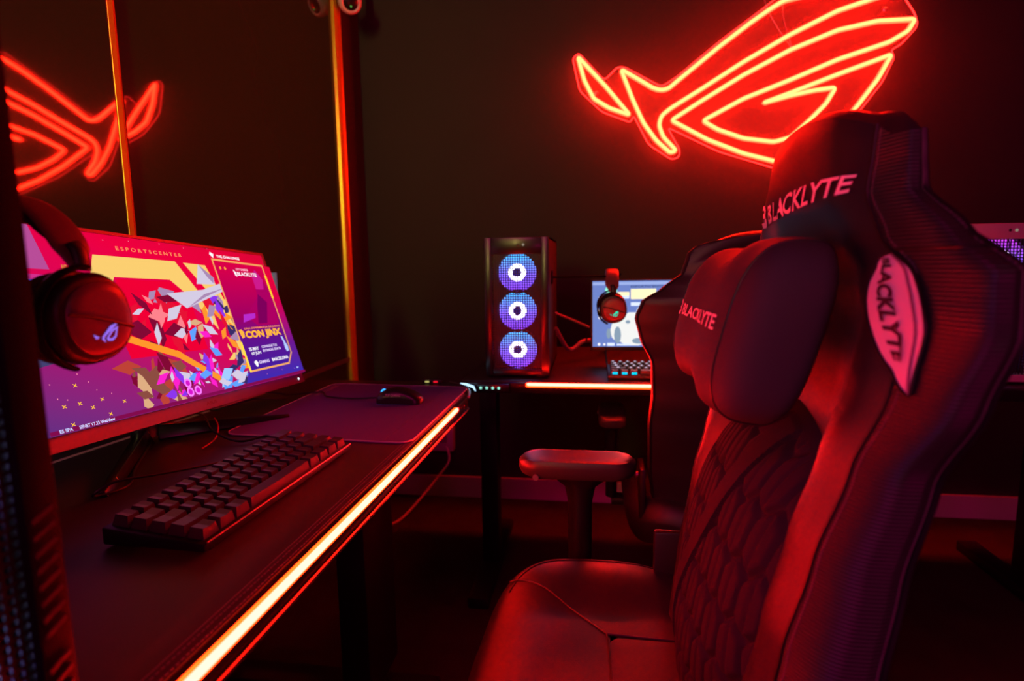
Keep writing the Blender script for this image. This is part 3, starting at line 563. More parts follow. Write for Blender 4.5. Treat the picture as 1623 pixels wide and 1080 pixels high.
# stand
nk = SP(0.40, 0.10, -0.03)
MB().add([SP(a, b, h) for h in (-0.06, -0.022) for a, b in ((0.34, 0.06), (0.46, 0.06), (0.46, 0.24), (0.34, 0.24))], [(0, 3, 2, 1), (4, 5, 6, 7), (0, 1, 5, 4), (1, 2, 6, 5), (2, 3, 7, 6), (3, 0, 4, 7)]).build('rear_housing', M_plastic, mon, bevel=0.006)
NX, NYY = -0.905, 1.03
MB().tube([(NX, NYY, DT+0.012), (NX, NYY, DT+0.06), (NX-0.005, NYY, DT+0.16), (NX-0.01, NYY, DT+0.22)], [(0.022, 0.034), (0.019, 0.030), (0.019, 0.030), (0.019, 0.030)], 16, flat=(1, 0, 0)).build('neck', M_gloss, mon, smooth=True)
for (tx, ty, nm) in ((-0.752, 0.758, 0), (-0.706, 1.235, 1)):
    a = Vector((NX+0.01, NYY+(-0.02 if nm == 0 else 0.02), 0)); b = Vector((tx, ty, 0)); d = (b-a).normalized(); q = Vector((-d.y, d.x, 0))
    f = MB(); v = []
    for t, w, hz in ((0, 0.020, 0.032), (0.35, 0.018, 0.024), (0.8, 0.014, 0.015), (1.0, 0.008, 0.010)):
        p = a.lerp(b, t)
        zb_ = DT+(0.0037 if nm else 0.0); v += [p-q*w+Vector((0, 0, zb_)), p+q*w+Vector((0, 0, zb_)), p+q*w*0.45+Vector((0, 0, DT+hz)), p-q*w*0.45+Vector((0, 0, DT+hz))]
    f.add(v, [(i*4+k, i*4+(k+1) % 4, (i+1)*4+(k+1) % 4, (i+1)*4+k) for i in range(3) for k in range(4)]+[(3, 2, 1, 0), (12, 13, 14, 15)])
    ft = f.build('foot', M_gloss, mon, bevel=0.002)
    if nm == 0:
        p = a.lerp(b, 0.78)
        ins_ = MB(); qq = Vector((q.x, q.y, -0.9)).normalized()
        for (u0, u1, w0, w1) in ((-0.010, 0.010, 0.004, 0.0052), (-0.010, 0.010, 0.0092, 0.0104), (-0.010, -0.0088, 0.004, 0.0104), (0.0088, 0.010, 0.004, 0.0104), (-0.004, 0.004, 0.0065, 0.0078)):
            ins_.add([p+d*u+q*(-1)*(-0.0125+w*0.55)*-1*-1+Vector((0, 0, DT+w+0.003)) for u, w in ((u0, w0), (u1, w0), (u1, w1), (u0, w1))], [(0, 1, 2, 3)])
        ins_v = ins_.v
        ins_.build('foot_mark', emat('foot_red', (0.9, 0.03, 0.01), 0.8), ft)
# ------------------------------------------------------------------ back monitor
m2 = thing('monitor', (0.23, 2.05, DT), 'smaller monitor with a pale blue screen on the back desk', 'monitor')
A0 = Vector((0.004, 1.985, 0.867)); MX = Vector((0.999, 0.02, 0.004)).normalized(); MU = Vector((-0.055, 0.12, 0.99)); MU = (MU-MX*MU.dot(MX)).normalized(); MN = MX.cross(MU)
MW, MH = 0.43, 0.226
def S2(a, b, h=0.0): return A0+MX*a+MU*b+MN*h
MB().add([S2(a, b, h) for h in (-0.02, 0.0) for a, b in ((-0.006, -0.014), (MW+0.006, -0.014), (MW+0.006, MH+0.005), (-0.006, MH+0.005))], [(0, 3, 2, 1), (4, 5, 6, 7), (0, 1, 5, 4), (1, 2, 6, 5), (2, 3, 7, 6), (3, 0, 4, 7)]).build('bezel', M_plastic, m2, bevel=0.002)
s2 = MB().add([S2(a, b, 0.0006) for a, b in ((0, 0), (MW, 0), (MW, MH), (0, MH))], [(0, 1, 2, 3)]).build('screen', smat((104, 124, 190)), m2)
def q2(name, rects, m, z):
    for r in rects: MB().add([S2(x, y, z) for x, y in ((r[0], r[1]), (r[2], r[1]), (r[2], r[3]), (r[0], r[3]))], [(0, 1, 2, 3)]).build(name, m, s2)
def blob2(name, c, m, z):
    for k_, (x, y, rx, ry) in enumerate(c): MB().add([S2(x+rx*math.cos(q*0.628), y+ry*math.sin(q*0.628), z+k_*0.00003) for q in range(10)], [tuple(range(10))]).build(name, m, s2)
q2('page_header', [(0, MH-0.014, MW, MH-0.004)], smat((150, 168, 220)), 0.001)
q2('menu_bar', [(0.03, 0.163, 0.07, 0.171), (0.03, 0.142, 0.065, 0.147), (0.03, 0.098, 0.055, 0.104), (0.10, 0.165, 0.125, 0.175), (0.13, 0.140, 0.165, 0.152)], smat((215, 225, 250)), 0.0012)
q2('menu_button', [(0.022, 0.116, 0.052, 0.130)], smat((255, 190, 90)), 0.0013)
blob2('menu_dot', [(0.026, 0.167, 0.007, 0.007), (0.026, 0.101, 0.007, 0.007), (0.022, 0.008, 0.005, 0.005), (0.040, 0.008, 0.004, 0.004)], WHT, 0.0014)
blob2('green_badge', [(0.056, 0.195, 0.013, 0.013), (0.072, 0.195, 0.013, 0.013)], smat((150, 255, 215)), 0.0014)
q2('yellow_card', [(0.13, 0.163, 0.215, 0.198), (0.085, 0.175, 0.125, 0.188)], smat((255, 240, 190)), 0.0013)
blob2('pale_artwork', [(0.14, 0.070, 0.055, 0.050), (0.09, 0.055, 0.030, 0.040), (0.20, 0.09, 0.06, 0.07), (0.14, 0.025, 0.05, 0.022)], smat((228, 228, 226)), 0.0015)
blob2('grey_artwork', [(0.085, 0.040, 0.012, 0.030), (0.120, 0.085, 0.008, 0.006), (0.155, 0.020, 0.022, 0.010), (0.055, 0.045, 0.008, 0.018)], smat((130, 150, 170)), 0.0017)
q2('task_bar', [(0.05, 0.003, 0.075, 0.013), (0.082, 0.004, 0.13, 0.010)], smat((215, 225, 255)), 0.0018)
text2 = MB(); text_on(text2, 'ESPORTSCENTER', lambda x, y: S2(0.13+x, 0.203+y, 0.0019), bold=0.02, fit=(0.12, 0.006)); text2.build('headline', smat((60, 70, 110)), s2)
MB().tube([(0.22, 2.06, DT+0.01), (0.22, 2.06, DT+0.12), (0.222, 2.03, DT+0.16)], 0.016, 12).build('neck', M_plastic, m2, smooth=True)
MB().prism([(0.10, 1.98), (0.34, 1.98), (0.32, 2.14), (0.12, 2.14)], lambda a, b, h: (a, b, h), DT, DT+0.012).build('stand_base', M_plastic, m2, bevel=0.003)
# small framed screen peeking out behind the big monitor
sm = thing('small_display', (-1.0, 1.62, DT), 'small blue framed screen peeking out behind the big monitor', 'display')
T3 = lambda a, h, b: (-0.984+a*0.9, 1.695+a*0.2+h, 1.025+b)
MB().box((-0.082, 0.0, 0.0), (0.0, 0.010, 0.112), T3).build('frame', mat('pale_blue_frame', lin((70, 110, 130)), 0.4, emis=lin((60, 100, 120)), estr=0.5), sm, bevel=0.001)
MB().box((-0.074, -0.0008, 0.010), (-0.012, 0.0, 0.098), T3).build('screen', smat((190, 200, 10)), sm)
MB().box((-0.070, -0.0014, 0.016), (-0.020, -0.0008, 0.090), T3).build('picture', smat((90, 60, 100)), sm)
MB().tube([(-1.03, 1.665, DT+0.006), (-1.03, 1.668, 1.0), (-1.03, 1.690, 1.045)], 0.006, 10).build('post', M_plastic, sm, smooth=True)
MB().lathe([(0.045, 0), (0.045, 0.006), (0.02, 0.012)], (-1.01, 1.63, DT), (0, 0, 1), 24).build('base', M_plastic, sm, smooth=True)
# ------------------------------------------------------------------ mouse pad and mouse
pd = thing('mouse_pad', (-0.56, 1.33, DT), 'large dark mouse pad with a pale stitched rim under the mouse', 'mouse pad')
def rrect(x0, y0, x1, y1, r, n=6):
    out = []
    for cx_, cy_, a0 in ((x1-r, y1-r, 0), (x0+r, y1-r, 90), (x0+r, y0+r, 180), (x1-r, y0+r, 270)):
        for k in range(n+1):
            a = math.radians(a0+90*k/n); out.append((cx_+r*math.cos(a), cy_+r*math.sin(a)))
    return out
PX0, PX1, PY0, PY1 = -0.772, -0.353, 1.075, 1.600
def padT(x, y):  # slight skew measured from the rim
    return (x+0.012*(y-1.33), y+(-0.06)*(x+0.56))
MB().prism([padT(*p) for p in rrect(PX0, PY0, PX1, PY1, 0.03)], lambda a, b, h: (a, b, h), DT, DT+0.0035).build('cloth', M_pad, pd)
MB().tube([(*padT(*p), DT+0.0028) for p in rrect(PX0, PY0, PX1, PY1, 0.03, 8)], 0.0018, 6, closed=True).build('stitched_rim', M_padedge, pd, smooth=True)
lp = MB()
for a, b in (((-0.41, 1.085), (-0.41, 1.585)), ((-0.76, 1.585), (-0.362, 1.585))):
    pa = padT(*a); pb = padT(*b); lp.tube([(*pa, DT+0.0036), (*pb, DT+0.0036)], 0.0005, 4)
lp.build('printed_line', mat('faint_print', lin((120, 90, 130)), 0.7), pd)
tx = MB(); text_on(tx, 'ROG STRIX', lambda x, y: (*padT(-0.755+y, 1.44+x), DT+0.0038), bold=0.03, fit=(0.13, 0.016)); tx.build('printed_name', mat('pad_print', lin((150, 120, 150)), 0.7), pd)
ms = thing('computer_mouse', (-0.49, 1.385, DT+0.0035), 'black computer mouse with a blue lit wheel on the mouse pad', 'mouse')
mb_ = MB(); mo_ = Vector((-0.487, 1.392, DT+0.0035)); rot = math.radians(4)
def mz(u, v):
    """u 0..1 nose to tail, v -1..1 across"""
    w = 0.031*(1-0.18*math.sin(math.pi*min(1, u*1.2)))*math.sqrt(max(0, 1-(2*u-1)**6)); prof = math.sin(math.pi*(0.06+0.88*u**0.85))**0.7*0.040*(1 if u > 0.5 else 1)
    return w, prof
def mfn(i, j):
    u = min(1, max(0, i)); w, pz = mz(u, 0); a = math.pi*j; yy = -math.cos(a)*w; zz = (math.sin(a)**0.6 if math.sin(a) > 0 else 0)*pz
    x = -0.062+0.124*u; return (mo_.x+x*math.cos(rot)-yy*math.sin(rot), mo_.y+x*math.sin(rot)+yy*math.cos(rot), mo_.z+0.001+zz)
mb_.grid(mfn, 28, 16); mb_.build('shell', mat('mouse_shell', lin((36, 30, 36)), 0.3), ms, smooth=True, weld=True)
MB().lathe([(0.009, -0.0035), (0.010, 0), (0.009, 0.0035)], mo_+Vector((-0.040, -0.003, 0.026)), (0, 1, 0), 18).build('wheel', emat('wheel_blue', (0.03, 0.35, 1.0), 2.0), ms, smooth=True)
tm = MB(); text_on(tm, 'TUF GAMING', lambda x, y: (mo_.x-0.030+x, mo_.y-0.0275+y*0.35, mo_.z+0.021+y), bold=0.03, fit=(0.040, 0.006)); tm.build('side_lettering', mat('mouse_print', lin((190, 180, 170)), 0.5), ms)
# ------------------------------------------------------------------ keyboard (near)
def keyboard(name, org, yaw, L, Dp, label, ncol, nrow, km, under, glow_rows=(), legends=None):
    o = Vector(org); c = math.cos(yaw); s = math.sin(yaw)
    K = lambda a, b, h: Vector((o.x+a*c-b*s, o.y+a*s+b*c, o.z+h))      # a along the length, b away from the typist
    t = thing(name, tuple(o), label, 'keyboard')
    tl = 0.07
    b = MB(); b.add([K(0, 0, 0.004), K(L, 0, 0.004), K(L, Dp, 0.004), K(0, Dp, 0.004), K(0, 0, 0.015), K(L, 0, 0.015), K(L, Dp, 0.028), K(0, Dp, 0.028)], [(0, 3, 2, 1), (4, 5, 6, 7), (0, 1, 5, 4), (1, 2, 6, 5), (2, 3, 7, 6), (3, 0, 4, 7)])
    b.build('case', M_plastic, t, bevel=0.003)
    MB().tube([K(0.004, -0.0005, 0.0155), K(L-0.004, -0.0005, 0.0155)], 0.0012, 6).build('front_edge', M_steel if not under else under, t)
    for (a, bb) in ((0.02, 0.012), (L-0.02, 0.012)): MB().lathe([(0.008, 0), (0.008, 0.006)], K(a, bb, 0), (0, 0, 1), 10).build('foot', M_rubber, t)
    for a in (0.03, L-0.03): MB().add([K(a-0.012, Dp-0.02, 0), K(a+0.012, Dp-0.02, 0), K(a+0.012, Dp-0.008, 0), K(a-0.012, Dp-0.008, 0), K(a-0.012, Dp-0.02, 0.006), K(a+0.012, Dp-0.02, 0.006), K(a+0.012, Dp-0.008, 0.006), K(a-0.012, Dp-0.008, 0.006)], [(0, 3, 2, 1), (4, 5, 6, 7), (0, 1, 5, 4), (1, 2, 6, 5), (2, 3, 7, 6), (3, 0, 4, 7)]).build('foot', M_rubber, t)
    u = (L-0.014)/ncol; dv = (Dp-0.012)/nrow
    rows = [[1.25, 1.25, 1.25, 6.25, 1.25, 1.25, 1.25, 1.25], [2.25]+[1]*10+[2.75], [1.75]+[1]*11+[2.25], [1.5]+[1]*12+[1.5], [1]*13+[2]]
    cache = {}
    for r in range(nrow):
        row = rows[r % 5]; x = 0.007; sc = ncol/15.0
        for w in row:
            kw = w*u*sc; key = (round(w, 2), r)
            if key not in cache:
                g = 0.0013; top = 0.18*u; h = 0.0165; vt = []
                zb = lambda bb: 0.012+0.014*bb/Dp
                lo = [(g, g), (kw-g, g), (kw-g, dv-g), (g, dv-g)]; ti = 0.0035
                b0 = 0.006+r*dv
                hi = [(g+ti, g+0.0022), (kw-g-ti, g+0.0022), (kw-g-ti, dv-g-0.0042), (g+ti, dv-g-0.0042)]
                mid = [((hi[0][0]+hi[1][0])/2, hi[0][1]), ((hi[2][0]+hi[3][0])/2, hi[2][1])]
                pts = [(a, bb, zb(b0+bb)) for a, bb in lo]+[(a, bb, zb(b0+bb)+h) for a, bb in hi]+[(a, bb, zb(b0+bb)+h-0.0012) for a, bb in mid]
                V = [Vector((a*c-bb*s, a*s+bb*c, z)) for a, bb, z in pts]
                me = bpy.data.meshes.new('keycap'); me.from_pydata([tuple(v) for v in V], [], [(0, 3, 2, 1), (4, 8, 9, 7), (8, 5, 6, 9), (0, 1, 5, 8, 4), (1, 2, 6, 5), (2, 3, 7, 9, 6), (3, 0, 4, 7)])
                me.materials.append(km[1] if r in glow_rows else km[0]); cache[key] = me
            k = bpy.data.objects.new('keycap', cache[key]); COL.objects.link(k); k.parent = t; k.location = K(x, 0.006+r*dv, 0)-o
            if legends:
                zt = 0.012+0.014*(0.006+r*dv)/Dp; g = 0.0013; wq = min(kw-2*g-0.009, 0.016); x_ = kw/2-wq/2
                f_ = [(x_, g-0.0006, zt+0.004), (x_+wq, g-0.0006, zt+0.004), (x_+wq, g+0.0010, zt+0.0115), (x_, g+0.0010, zt+0.0115)] if r == 0 else [(x_+0.003, dv*0.35, zt+0.0178), (x_+wq*0.7, dv*0.35, zt+0.0178), (x_+wq*0.7, dv*0.62, zt+0.0196), (x_+0.003, dv*0.62, zt+0.0196)]
                lm = MB().add([k.location+o+Vector(q_) for q_ in f_], [(0, 1, 2, 3)]).build('key_legend', legends[1] if r == 0 else legends[0]); lm.parent = k
                for vv in lm.data.vertices: vv.co -= (k.location+o)
            x += kw
    return t
# length runs away from the camera (+y), typist side faces +x
keyboard('keyboard', (-0.469, 0.607, DT), math.radians(88.3), 0.408, 0.145, 'long black keyboard with dark keycaps on the left desk', 15, 5, (M_key, M_key), None)
keyboard('keyboard', (0.050, 1.735, DT), 0.0, 0.36, 0.125, 'black keyboard with lit keys on the back desk', 15, 5, (M_key, M_key), M_plastic, glow_rows=(0,), legends=(emat('legend_white', (0.75, 0.62, 0.85), 0.9), emat('legend_cyan', (0.0, 0.55, 0.85), 1.2)))
# ------------------------------------------------------------------ cables
def cable(pts, r, label, m=None, group=None, n=8):
    return tag(MB().tube(cr(pts, n), r, 8).build('cable', m or M_rubber, smooth=True), label, 'cable', group)
z = DT+0.0032
cable([(-0.87, 1.00, z+0.004), (-0.80, 0.88, z), (-0.745, 0.80, z), (-0.755, 0.745, z+0.004), (-0.735, 0.765, z+0.02), (-0.70, 0.83, z+0.012), (-0.66, 0.93, z), (-0.63, 1.04, z)], 0.0022, 'thin black cable looping over the near monitor foot to the keyboard')
cable([(-0.93, 1.18, z+0.02), (-0.84, 1.12, z+0.03), (-0.77, 1.05, z+0.018), (-0.70, 1.03, z+0.004), (-0.665, 1.07, z+0.004), (-0.64, 1.055, z+0.004), (-0.625, 1.08, z+0.006)], 0.0024, 'thin black cable running under the big monitor to the keyboard end')
cable([(-1.02, 1.25, z), (-0.93, 1.29, z+0.03), (-0.84, 1.33, z+0.035), (-0.80, 1.42, z+0.010), (-0.74, 1.47, z+0.006), (-0.70, 1.42, z+0.006), (-0.62, 1.40, z+0.006), (-0.545, 1.393, z+0.012)], 0.0022, 'thin black mouse cable crossing the upper left of the mouse pad')
cable([(-1.03, 1.36, z), (-0.95, 1.33, z+0.03), (-0.88, 1.20, z+0.02), (-0.80, 1.24, z+0.038), (-0.79, 1.36, z+0.012), (-0.84, 1.48, z)], 0.0022, 'thin black cable draped over the far monitor foot')
cable([(-0.80, 1.10, z+0.03), (-0.775, 1.075, z+0.020), (-0.755, 1.035, z+0.006), (-0.752, 0.99, z)], 0.0016, 'short red cable hanging from the far monitor foot', mat('red_wire', lin((190, 40, 60)), 0.4))
cable([(-0.125, 2.00, 0.93), (-0.08, 2.06, 0.845), (-0.03, 2.12, 0.868), (0.02, 2.17, 0.862), (0.05, 2.25, 0.83), (0.06, 2.35, 0.804)], 0.008, 'thick grey cable sagging from the back desk tower', M_redcable)
cable([(-0.125, 1.98, 0.985), (-0.05, 2.06, 0.945), (0.03, 2.14, 0.90), (0.09, 2.2, 0.86), (0.12, 2.3, 0.806)], 0.004, 'thinner grey cable above the sagging cable beside the back desk tower', M_redcable)
cable([(-0.02, 2.10, 0.87), (0.0, 2.08, 0.93), (0.04, 2.05, 0.955), (0.05, 1.96, 0.83), (0.056, 1.90, z)], 0.003, 'black cable crossing behind the back desk monitor')
cable([(-0.745, 2.685, 0.33), (-0.70, 2.66, 0.26), (-0.69, 2.64, 0.20), (-0.74, 2.60, 0.13), (-0.80, 2.50, 0.06), (-0.86, 2.38, 0.01), (-0.93, 2.30, 0.008)], 0.006, 'pale cable hanging from the wall outlet under the desks', M_white)
ub = thing('usb_hub', (-0.47, 1.655, DT), 'tiny black box with two lights at the far edge of the left desk', 'hub')
MB().box((-0.505, 1.645, DT), (-0.445, 1.672, DT+0.012)).build('hub_body', M_plastic, ub, bevel=0.002)
for xx, cc_ in ((-0.489, (0.55, 0.50, 0.15)), (-0.463, (1.0, 0.01, 0.03))): MB().tube([(xx-0.006, 1.6445, DT+0.006), (xx+0.006, 1.6445, DT+0.006)], 0.003, 8).build('hub_light', emat('hub_%d' % int(cc_[1]*100), cc_, 0.8), ub)
ou = thing('wall_outlet', (-0.722, WY, 0.27), 'white outlet box low on the back wall under the desks', 'outlet')
MB().box((-0.79, WY-0.05, 0.245), (-0.67, WY, 0.395)).build('outlet_box', M_white, ou, bevel=0.006)
MB().box((-0.76, WY-0.053, 0.29), (-0.70, WY-0.049, 0.35)).build('socket_plate', mat('socket_grey', lin((150, 146, 140)), 0.5), ou, bevel=0.001)
# plug and small clutter behind the far keyboard
for i, (x, y, w, lb) in enumerate(((0.115, 1.93, 0.050, 'small reddish plug lying left behind the far keyboard'), (0.185, 1.91, 0.040, 'small reddish adapter lying right behind the far keyboard'))):
    p = thing('plug', (x, y, DT), lb, 'plug')
    MB().box((x-w/2, y-0.012, DT), (x+w/2, y+0.012, DT+0.018)).build('plug_body', M_redcable, p, bevel=0.004)
    MB().tube(cr([(x+w/2-0.003, y, DT+0.009), (x+w/2+0.02, y+0.01, DT+0.008), (x+w/2+0.05, y+0.05, DT+0.003)], 5), 0.0025, 8).build('plug_lead', M_rubber, p, smooth=True)
# security camera near the ceiling corner
sc_ = thing('security_camera', (-1.005, 2.46, CZ), 'white round security camera hanging in the ceiling corner by the mirror', 'camera')
MB().lathe([(0.045, 0), (0.045, 0.02), (0.03, 0.035), (0.018, 0.05), (0.018, 0.21)], (-1.005, 2.46, CZ), (0, 0, -1), 28).build('mount', M_white, sc_, smooth=True)
dv_ = Vector((0.40, -0.62, -0.45)).normalized(); cc = Vector((-1.012, 2.455, 2.258))
MB().lathe([(0.012, -0.045), (0.035, -0.035), (0.048, -0.01), (0.048, 0.02), (0.044, 0.034), (0.036, 0.040), (0.030, 0.036)], cc, dv_, 32).build('ball_housing', mat('gloss_white', lin((225, 222, 214)), 0.2), sc_, smooth=True)
ln = MB().lathe([(0.030, 0.030), (0.030, 0.037), (0.022, 0.041), (0.008, 0.044)], cc, dv_, 28).build('lens_cover', M_gloss, sc_, smooth=True)
MB().lathe([(0.0035, 0.040), (0.0035, 0.0445), (0.001, 0.0455)], cc+Vector((0, 0, -0.014)), dv_, 10).build('status_light', emat('status_green', (0.15, 0.5, 0.08), 0.8), ln)

#CHAIRFN
# chair surfaces are worked out in a larger draft size, then brought to size by D()
ZK = [0.48, 0.60, 0.75, 0.85, 0.95, 1.03, 1.09, 1.14, 1.175, 1.22, 1.30, 1.345, 1.375]
XF = [0.14, 0.156, 0.182, 0.205, 0.232, 0.253, 0.266, 0.276, 0.274, 0.271, 0.278, 0.284, 0.292]
WK = [0.29, 0.305, 0.31, 0.302, 0.308, 0.345, 0.360, 0.342, 0.285, 0.228, 0.218, 0.208, 0.192]
PK_ = [0.23, 0.25, 0.262, 0.265, 0.272, 0.290, 0.290, 0.255, 0.205, 0.178, 0.172, 0.164, 0.150]
BK = [0.05, 0.06, 0.065, 0.06, 0.05, 0.04, 0.035, 0.02, 0.01, 0.0, 0.0, 0.0, 0.0]
TH = [0.085, 0.09, 0.090, 0.085, 0.075, 0.066, 0.062, 0.062, 0.054, 0.047, 0.042, 0.038, 0.034]
CY = 0.84
def zrow(v): return 0.48+0.845*v
def arch(v, s, w): return -sstep(0.86, 1.0, v)*(0.046*(abs(s)/0.205)**2+0.016*(abs(s)/0.205)**8)
def BP(v, s):
    """front panel point; s = lateral distance from the middle"""
    z = zrow(v); xf = interp(z, ZK, XF); b = interp(z, ZK, BK); p = interp(z, ZK, PK_); hd = sstep(1.14, 1.24, z)
    rel = min(1.0, abs(s)/p)
    x = xf + b*(1-sstep(0.45, 0.85, rel)) + 0.014*rel**6 - 0.010*hd*(1-rel**2)
    x += 0.014*sstep(1.335, 1.365, z)
    return (x, CY+s, z+arch(v, s, p))
def BS(v, q, sg):
    """side flank: q 0 = inner seam, 1 = rear piping"""
    z = zrow(v); xf = interp(z, ZK, XF); p = interp(z, ZK, PK_); w = interp(z, ZK, WK); th = interp(z, ZK, TH)
    x0 = xf+0.014+0.014*sstep(1.335, 1.365, z)
    s = p+(w-p)*math.sin(min(1, q/0.62)*math.pi/2) - 0.006*max(0, (q-0.8)/0.2)
    x = x0+(th-0.014)*q**1.25
    return (x, CY+sg*s, z+arch(v, min(s, 0.19), p))
def BR_(v, s):
    """rear cover, s from -1 to 1"""
    e = BS(v, 1.0, 1 if s > 0 else -1); w = abs(e[1]-CY)
    x = e[0] + 0.035*(1-abs(s)**2.5)*(1-sstep(0.93, 1.0, v)); return (x, CY+s*w, zrow(v)+arch(v, min(abs(s)*w, 0.19), 0.16))
def CS(v, c, sg):
    """panel and flank as one sheet: c below 0 lies on the panel, above 0 on the flank"""
    if c <= 0: return BP(v, sg*interp(zrow(v), ZK, PK_)*(1+c))
    return BS(v, c, sg)
#ENDCHAIRFN
SCL = 0.864
def make_chair(root_xy, rotz, drop, label, near):
    ox, oy = 0.05*SCL, CY*SCL
    root = thing('gaming_chair', (0, 0, 0), label, 'chair', None)
    def D(p): return Vector((p[0]*SCL-ox, p[1]*SCL-oy, 1.15+(p[2]-1.15)*SCL-drop))
    def DG(f): return lambda *a: D(f(*a))
    def part(mb, name, m, par=root, **k): return mb.build(name, m, par, **k)
    NV = 64
    fp = part(MB().grid(lambda i, j: D(BP(j, (2*i-1)*interp(zrow(j), ZK, PK_))), 26, NV), 'backrest_panel', M_leather, smooth=True)
    for sg in (1, -1):
        bo = part(MB().grid(lambda i, j: D(BS(j, i, sg)), 30, NV), 'side_bolster', M_carbon, smooth=True)
        q1 = MB()
        for q in (0.0, 1.0):
            q1.tube([D(BS(j/60, q, sg)) for j in range(61)], 0.0032 if q else 0.0022, 6)
        part(q1, 'piping', M_pipe, bo, smooth=True)
        stt = MB()
        for q in (0.93, 0.07):
            for j in range(0, 240):
                a = D(BS(j/240, q, sg)); b = D(BS((j+0.55)/240, q, sg)); e = 0.0006
                stt.tube([a, b], 0.0009, 4)
        so = part(stt, 'stitching', M_seam, bo); so['kind'] = 'stuff'
        part(MB().tube([D(BS(0.805, q/20, sg)) for q in range(1, 20)], 0.0014, 6), 'cross_seam', M_pipe, bo, smooth=True)
    part(MB().grid(lambda i, j: D(BR_(j, 2*i-1)), 30, NV), 'rear_cover', M_leather, smooth=True)
    # top cap between front, sides and rear
    front = [D(BP(1, (2*i/26-1)*interp(zrow(1), ZK, PK_))) for i in range(27)]
    fs = [D(BS(1, k/30, -1)) for k in range(30, 0, -1)]+front+[D(BS(1, k/30, 1)) for k in range(1, 31)]
    rr = [D(BR_(1, -1+2*i/(len(fs)-1))) for i in range(len(fs))]
    n = len(fs); v = []
    for k, t in enumerate((0, 0.12, 0.3, 0.5, 0.7, 0.88, 1)):
        for i in range(n):
            p = fs[i].lerp(rr[i], t); v.append(p+Vector((0, 0, 0.010*math.sin(math.pi*t)*min(1, min(i, n-1-i)/12))))
    part(MB().add(v, [(k*n+i, k*n+i+1, (k+1)*n+i+1, (k+1)*n+i) for k in range(6) for i in range(n-1)]), 'top_cap', M_leather, smooth=True)
    # belt openings with the pale tag on each shoulder
    def lens(sg):
        tv = (0.800, 0.790, 0.760, 0.727, 0.690, 0.665, 0.655); tl = (0.0, -0.10, -0.18, -0.18, -0.075, 0.06, 0.16); tr = (0.0, 0.05, 0.10, 0.125, 0.15, 0.175, 0.18)
        ts = [k/6 for k in range(7)]
        def lp_(t, arr):
            i = min(5, int(t*6)); f = t*6-i; p0 = arr[max(0, i-1)]; p1 = arr[i]; p2 = arr[i+1]; p3 = arr[min(6, i+2)]
            return 0.5*((2*p1)+(p2-p0)*f+(2*p0-5*p1+4*p2-p3)*f*f+(3*p1-p0-3*p2+p3)*f**3)
        def off(q, v, e=0.003):
            a = Vector(CS(v, q, sg)); du = Vector(CS(v, q+0.03, sg))-Vector(CS(v, q-0.03, sg)); dv = Vector(CS(v+0.01, q, sg))-Vector(CS(v-0.01, q, sg))
            nn = du.cross(dv).normalized(); nn = nn if nn.dot(Vector((-1, 0.3*sg, 0))) > 0 else -nn
            return D(a+nn*e)
        def G(i, j): l, r = lp_(j, tl), lp_(j, tr); return (l+(r-l)*i, lp_(j, tv))
        tg = MB(); tg.grid(lambda i, j: off(*G(i, j)), 14, 36)
        o = part(tg, 'shoulder_tag', M_tag, smooth=True); o['label'] = 'pale lens shaped shoulder tag'
        part(MB().tube([off(*G(0, j/24), 0.003) for j in range(25)]+[off(*G(1, 1-j/24), 0.003) for j in range(1, 24)], 0.0014, 6, closed=True), 'tag_edge', M_pipe, o, smooth=True)
        part(MB().tube([off(*G(0.80, j/24), 0.0036) for j in range(1, 24)], 0.0012, 6), 'tag_seam', mat('tag_seam', lin((150, 110, 125)), 0.6), o, smooth=True)
        tt = MB()
        text_on(tt, 'BLACKLYTE', lambda x, y: off(*G(0.20+y*0.26+0.06*x, 0.13+x*0.56), 0.0048), bold=0.04, fit=(1.0, 1.0))
        part(tt, 'tag_lettering', M_tagtext, o)
    for sg in (1, -1): lens(sg)
    # embroidered name on the headrest
    def HP(x, y, e=0.0035):   # x along reading direction (towards the camera side), y up
        s_ = 0.141-x; v = (1.206+y-0.48)/0.845; p = BP(v, s_); return D((p[0]-e, p[1], p[2]))
    nm = MB(); text_on(nm, 'BLACKLYTE', lambda x, y: HP(0.050+x, y+x*0.075), bold=0.022, shear=0.18, fit=(0.258, 0.027))
    part(nm, 'headrest_lettering', M_logo)
    def mark(fn, s):
        b = MB()
        for pts in ([(0.25, 1.0), (0.62, 1.0), (1.0, 0.72), (0.9, 0.56), (0.62, 0.78), (0.3, 0.78)], [(0.45, 0.62), (0.8, 0.62), (0.9, 0.42), (0.75, 0.38), (0.4, 0.42)], [(0.0, 0.22), (0.55, 0.22), (0.78, 0.40), (0.98, 0.36), (0.85, 0.12), (0.6, 0.0), (0.12, 0.0)]):
            b.add([fn(x*s, y*s) for x, y in pts], [tuple(range(len(pts)))])
        return b
    part(mark(lambda x, y: HP(0.010+x*1.0, y-0.004), 0.036), 'headrest_mark', M_logo)
    part(mark(lambda x, y: (lambda p: D((p[0]+0.003, p[1], p[2])))(BR_((1.20+y-0.48)/0.845, (x-0.02)/0.2)), 0.05), 'rear_mark', M_logo)
    # neck pillow
    pc = (0.215, 0.835, 1.068)
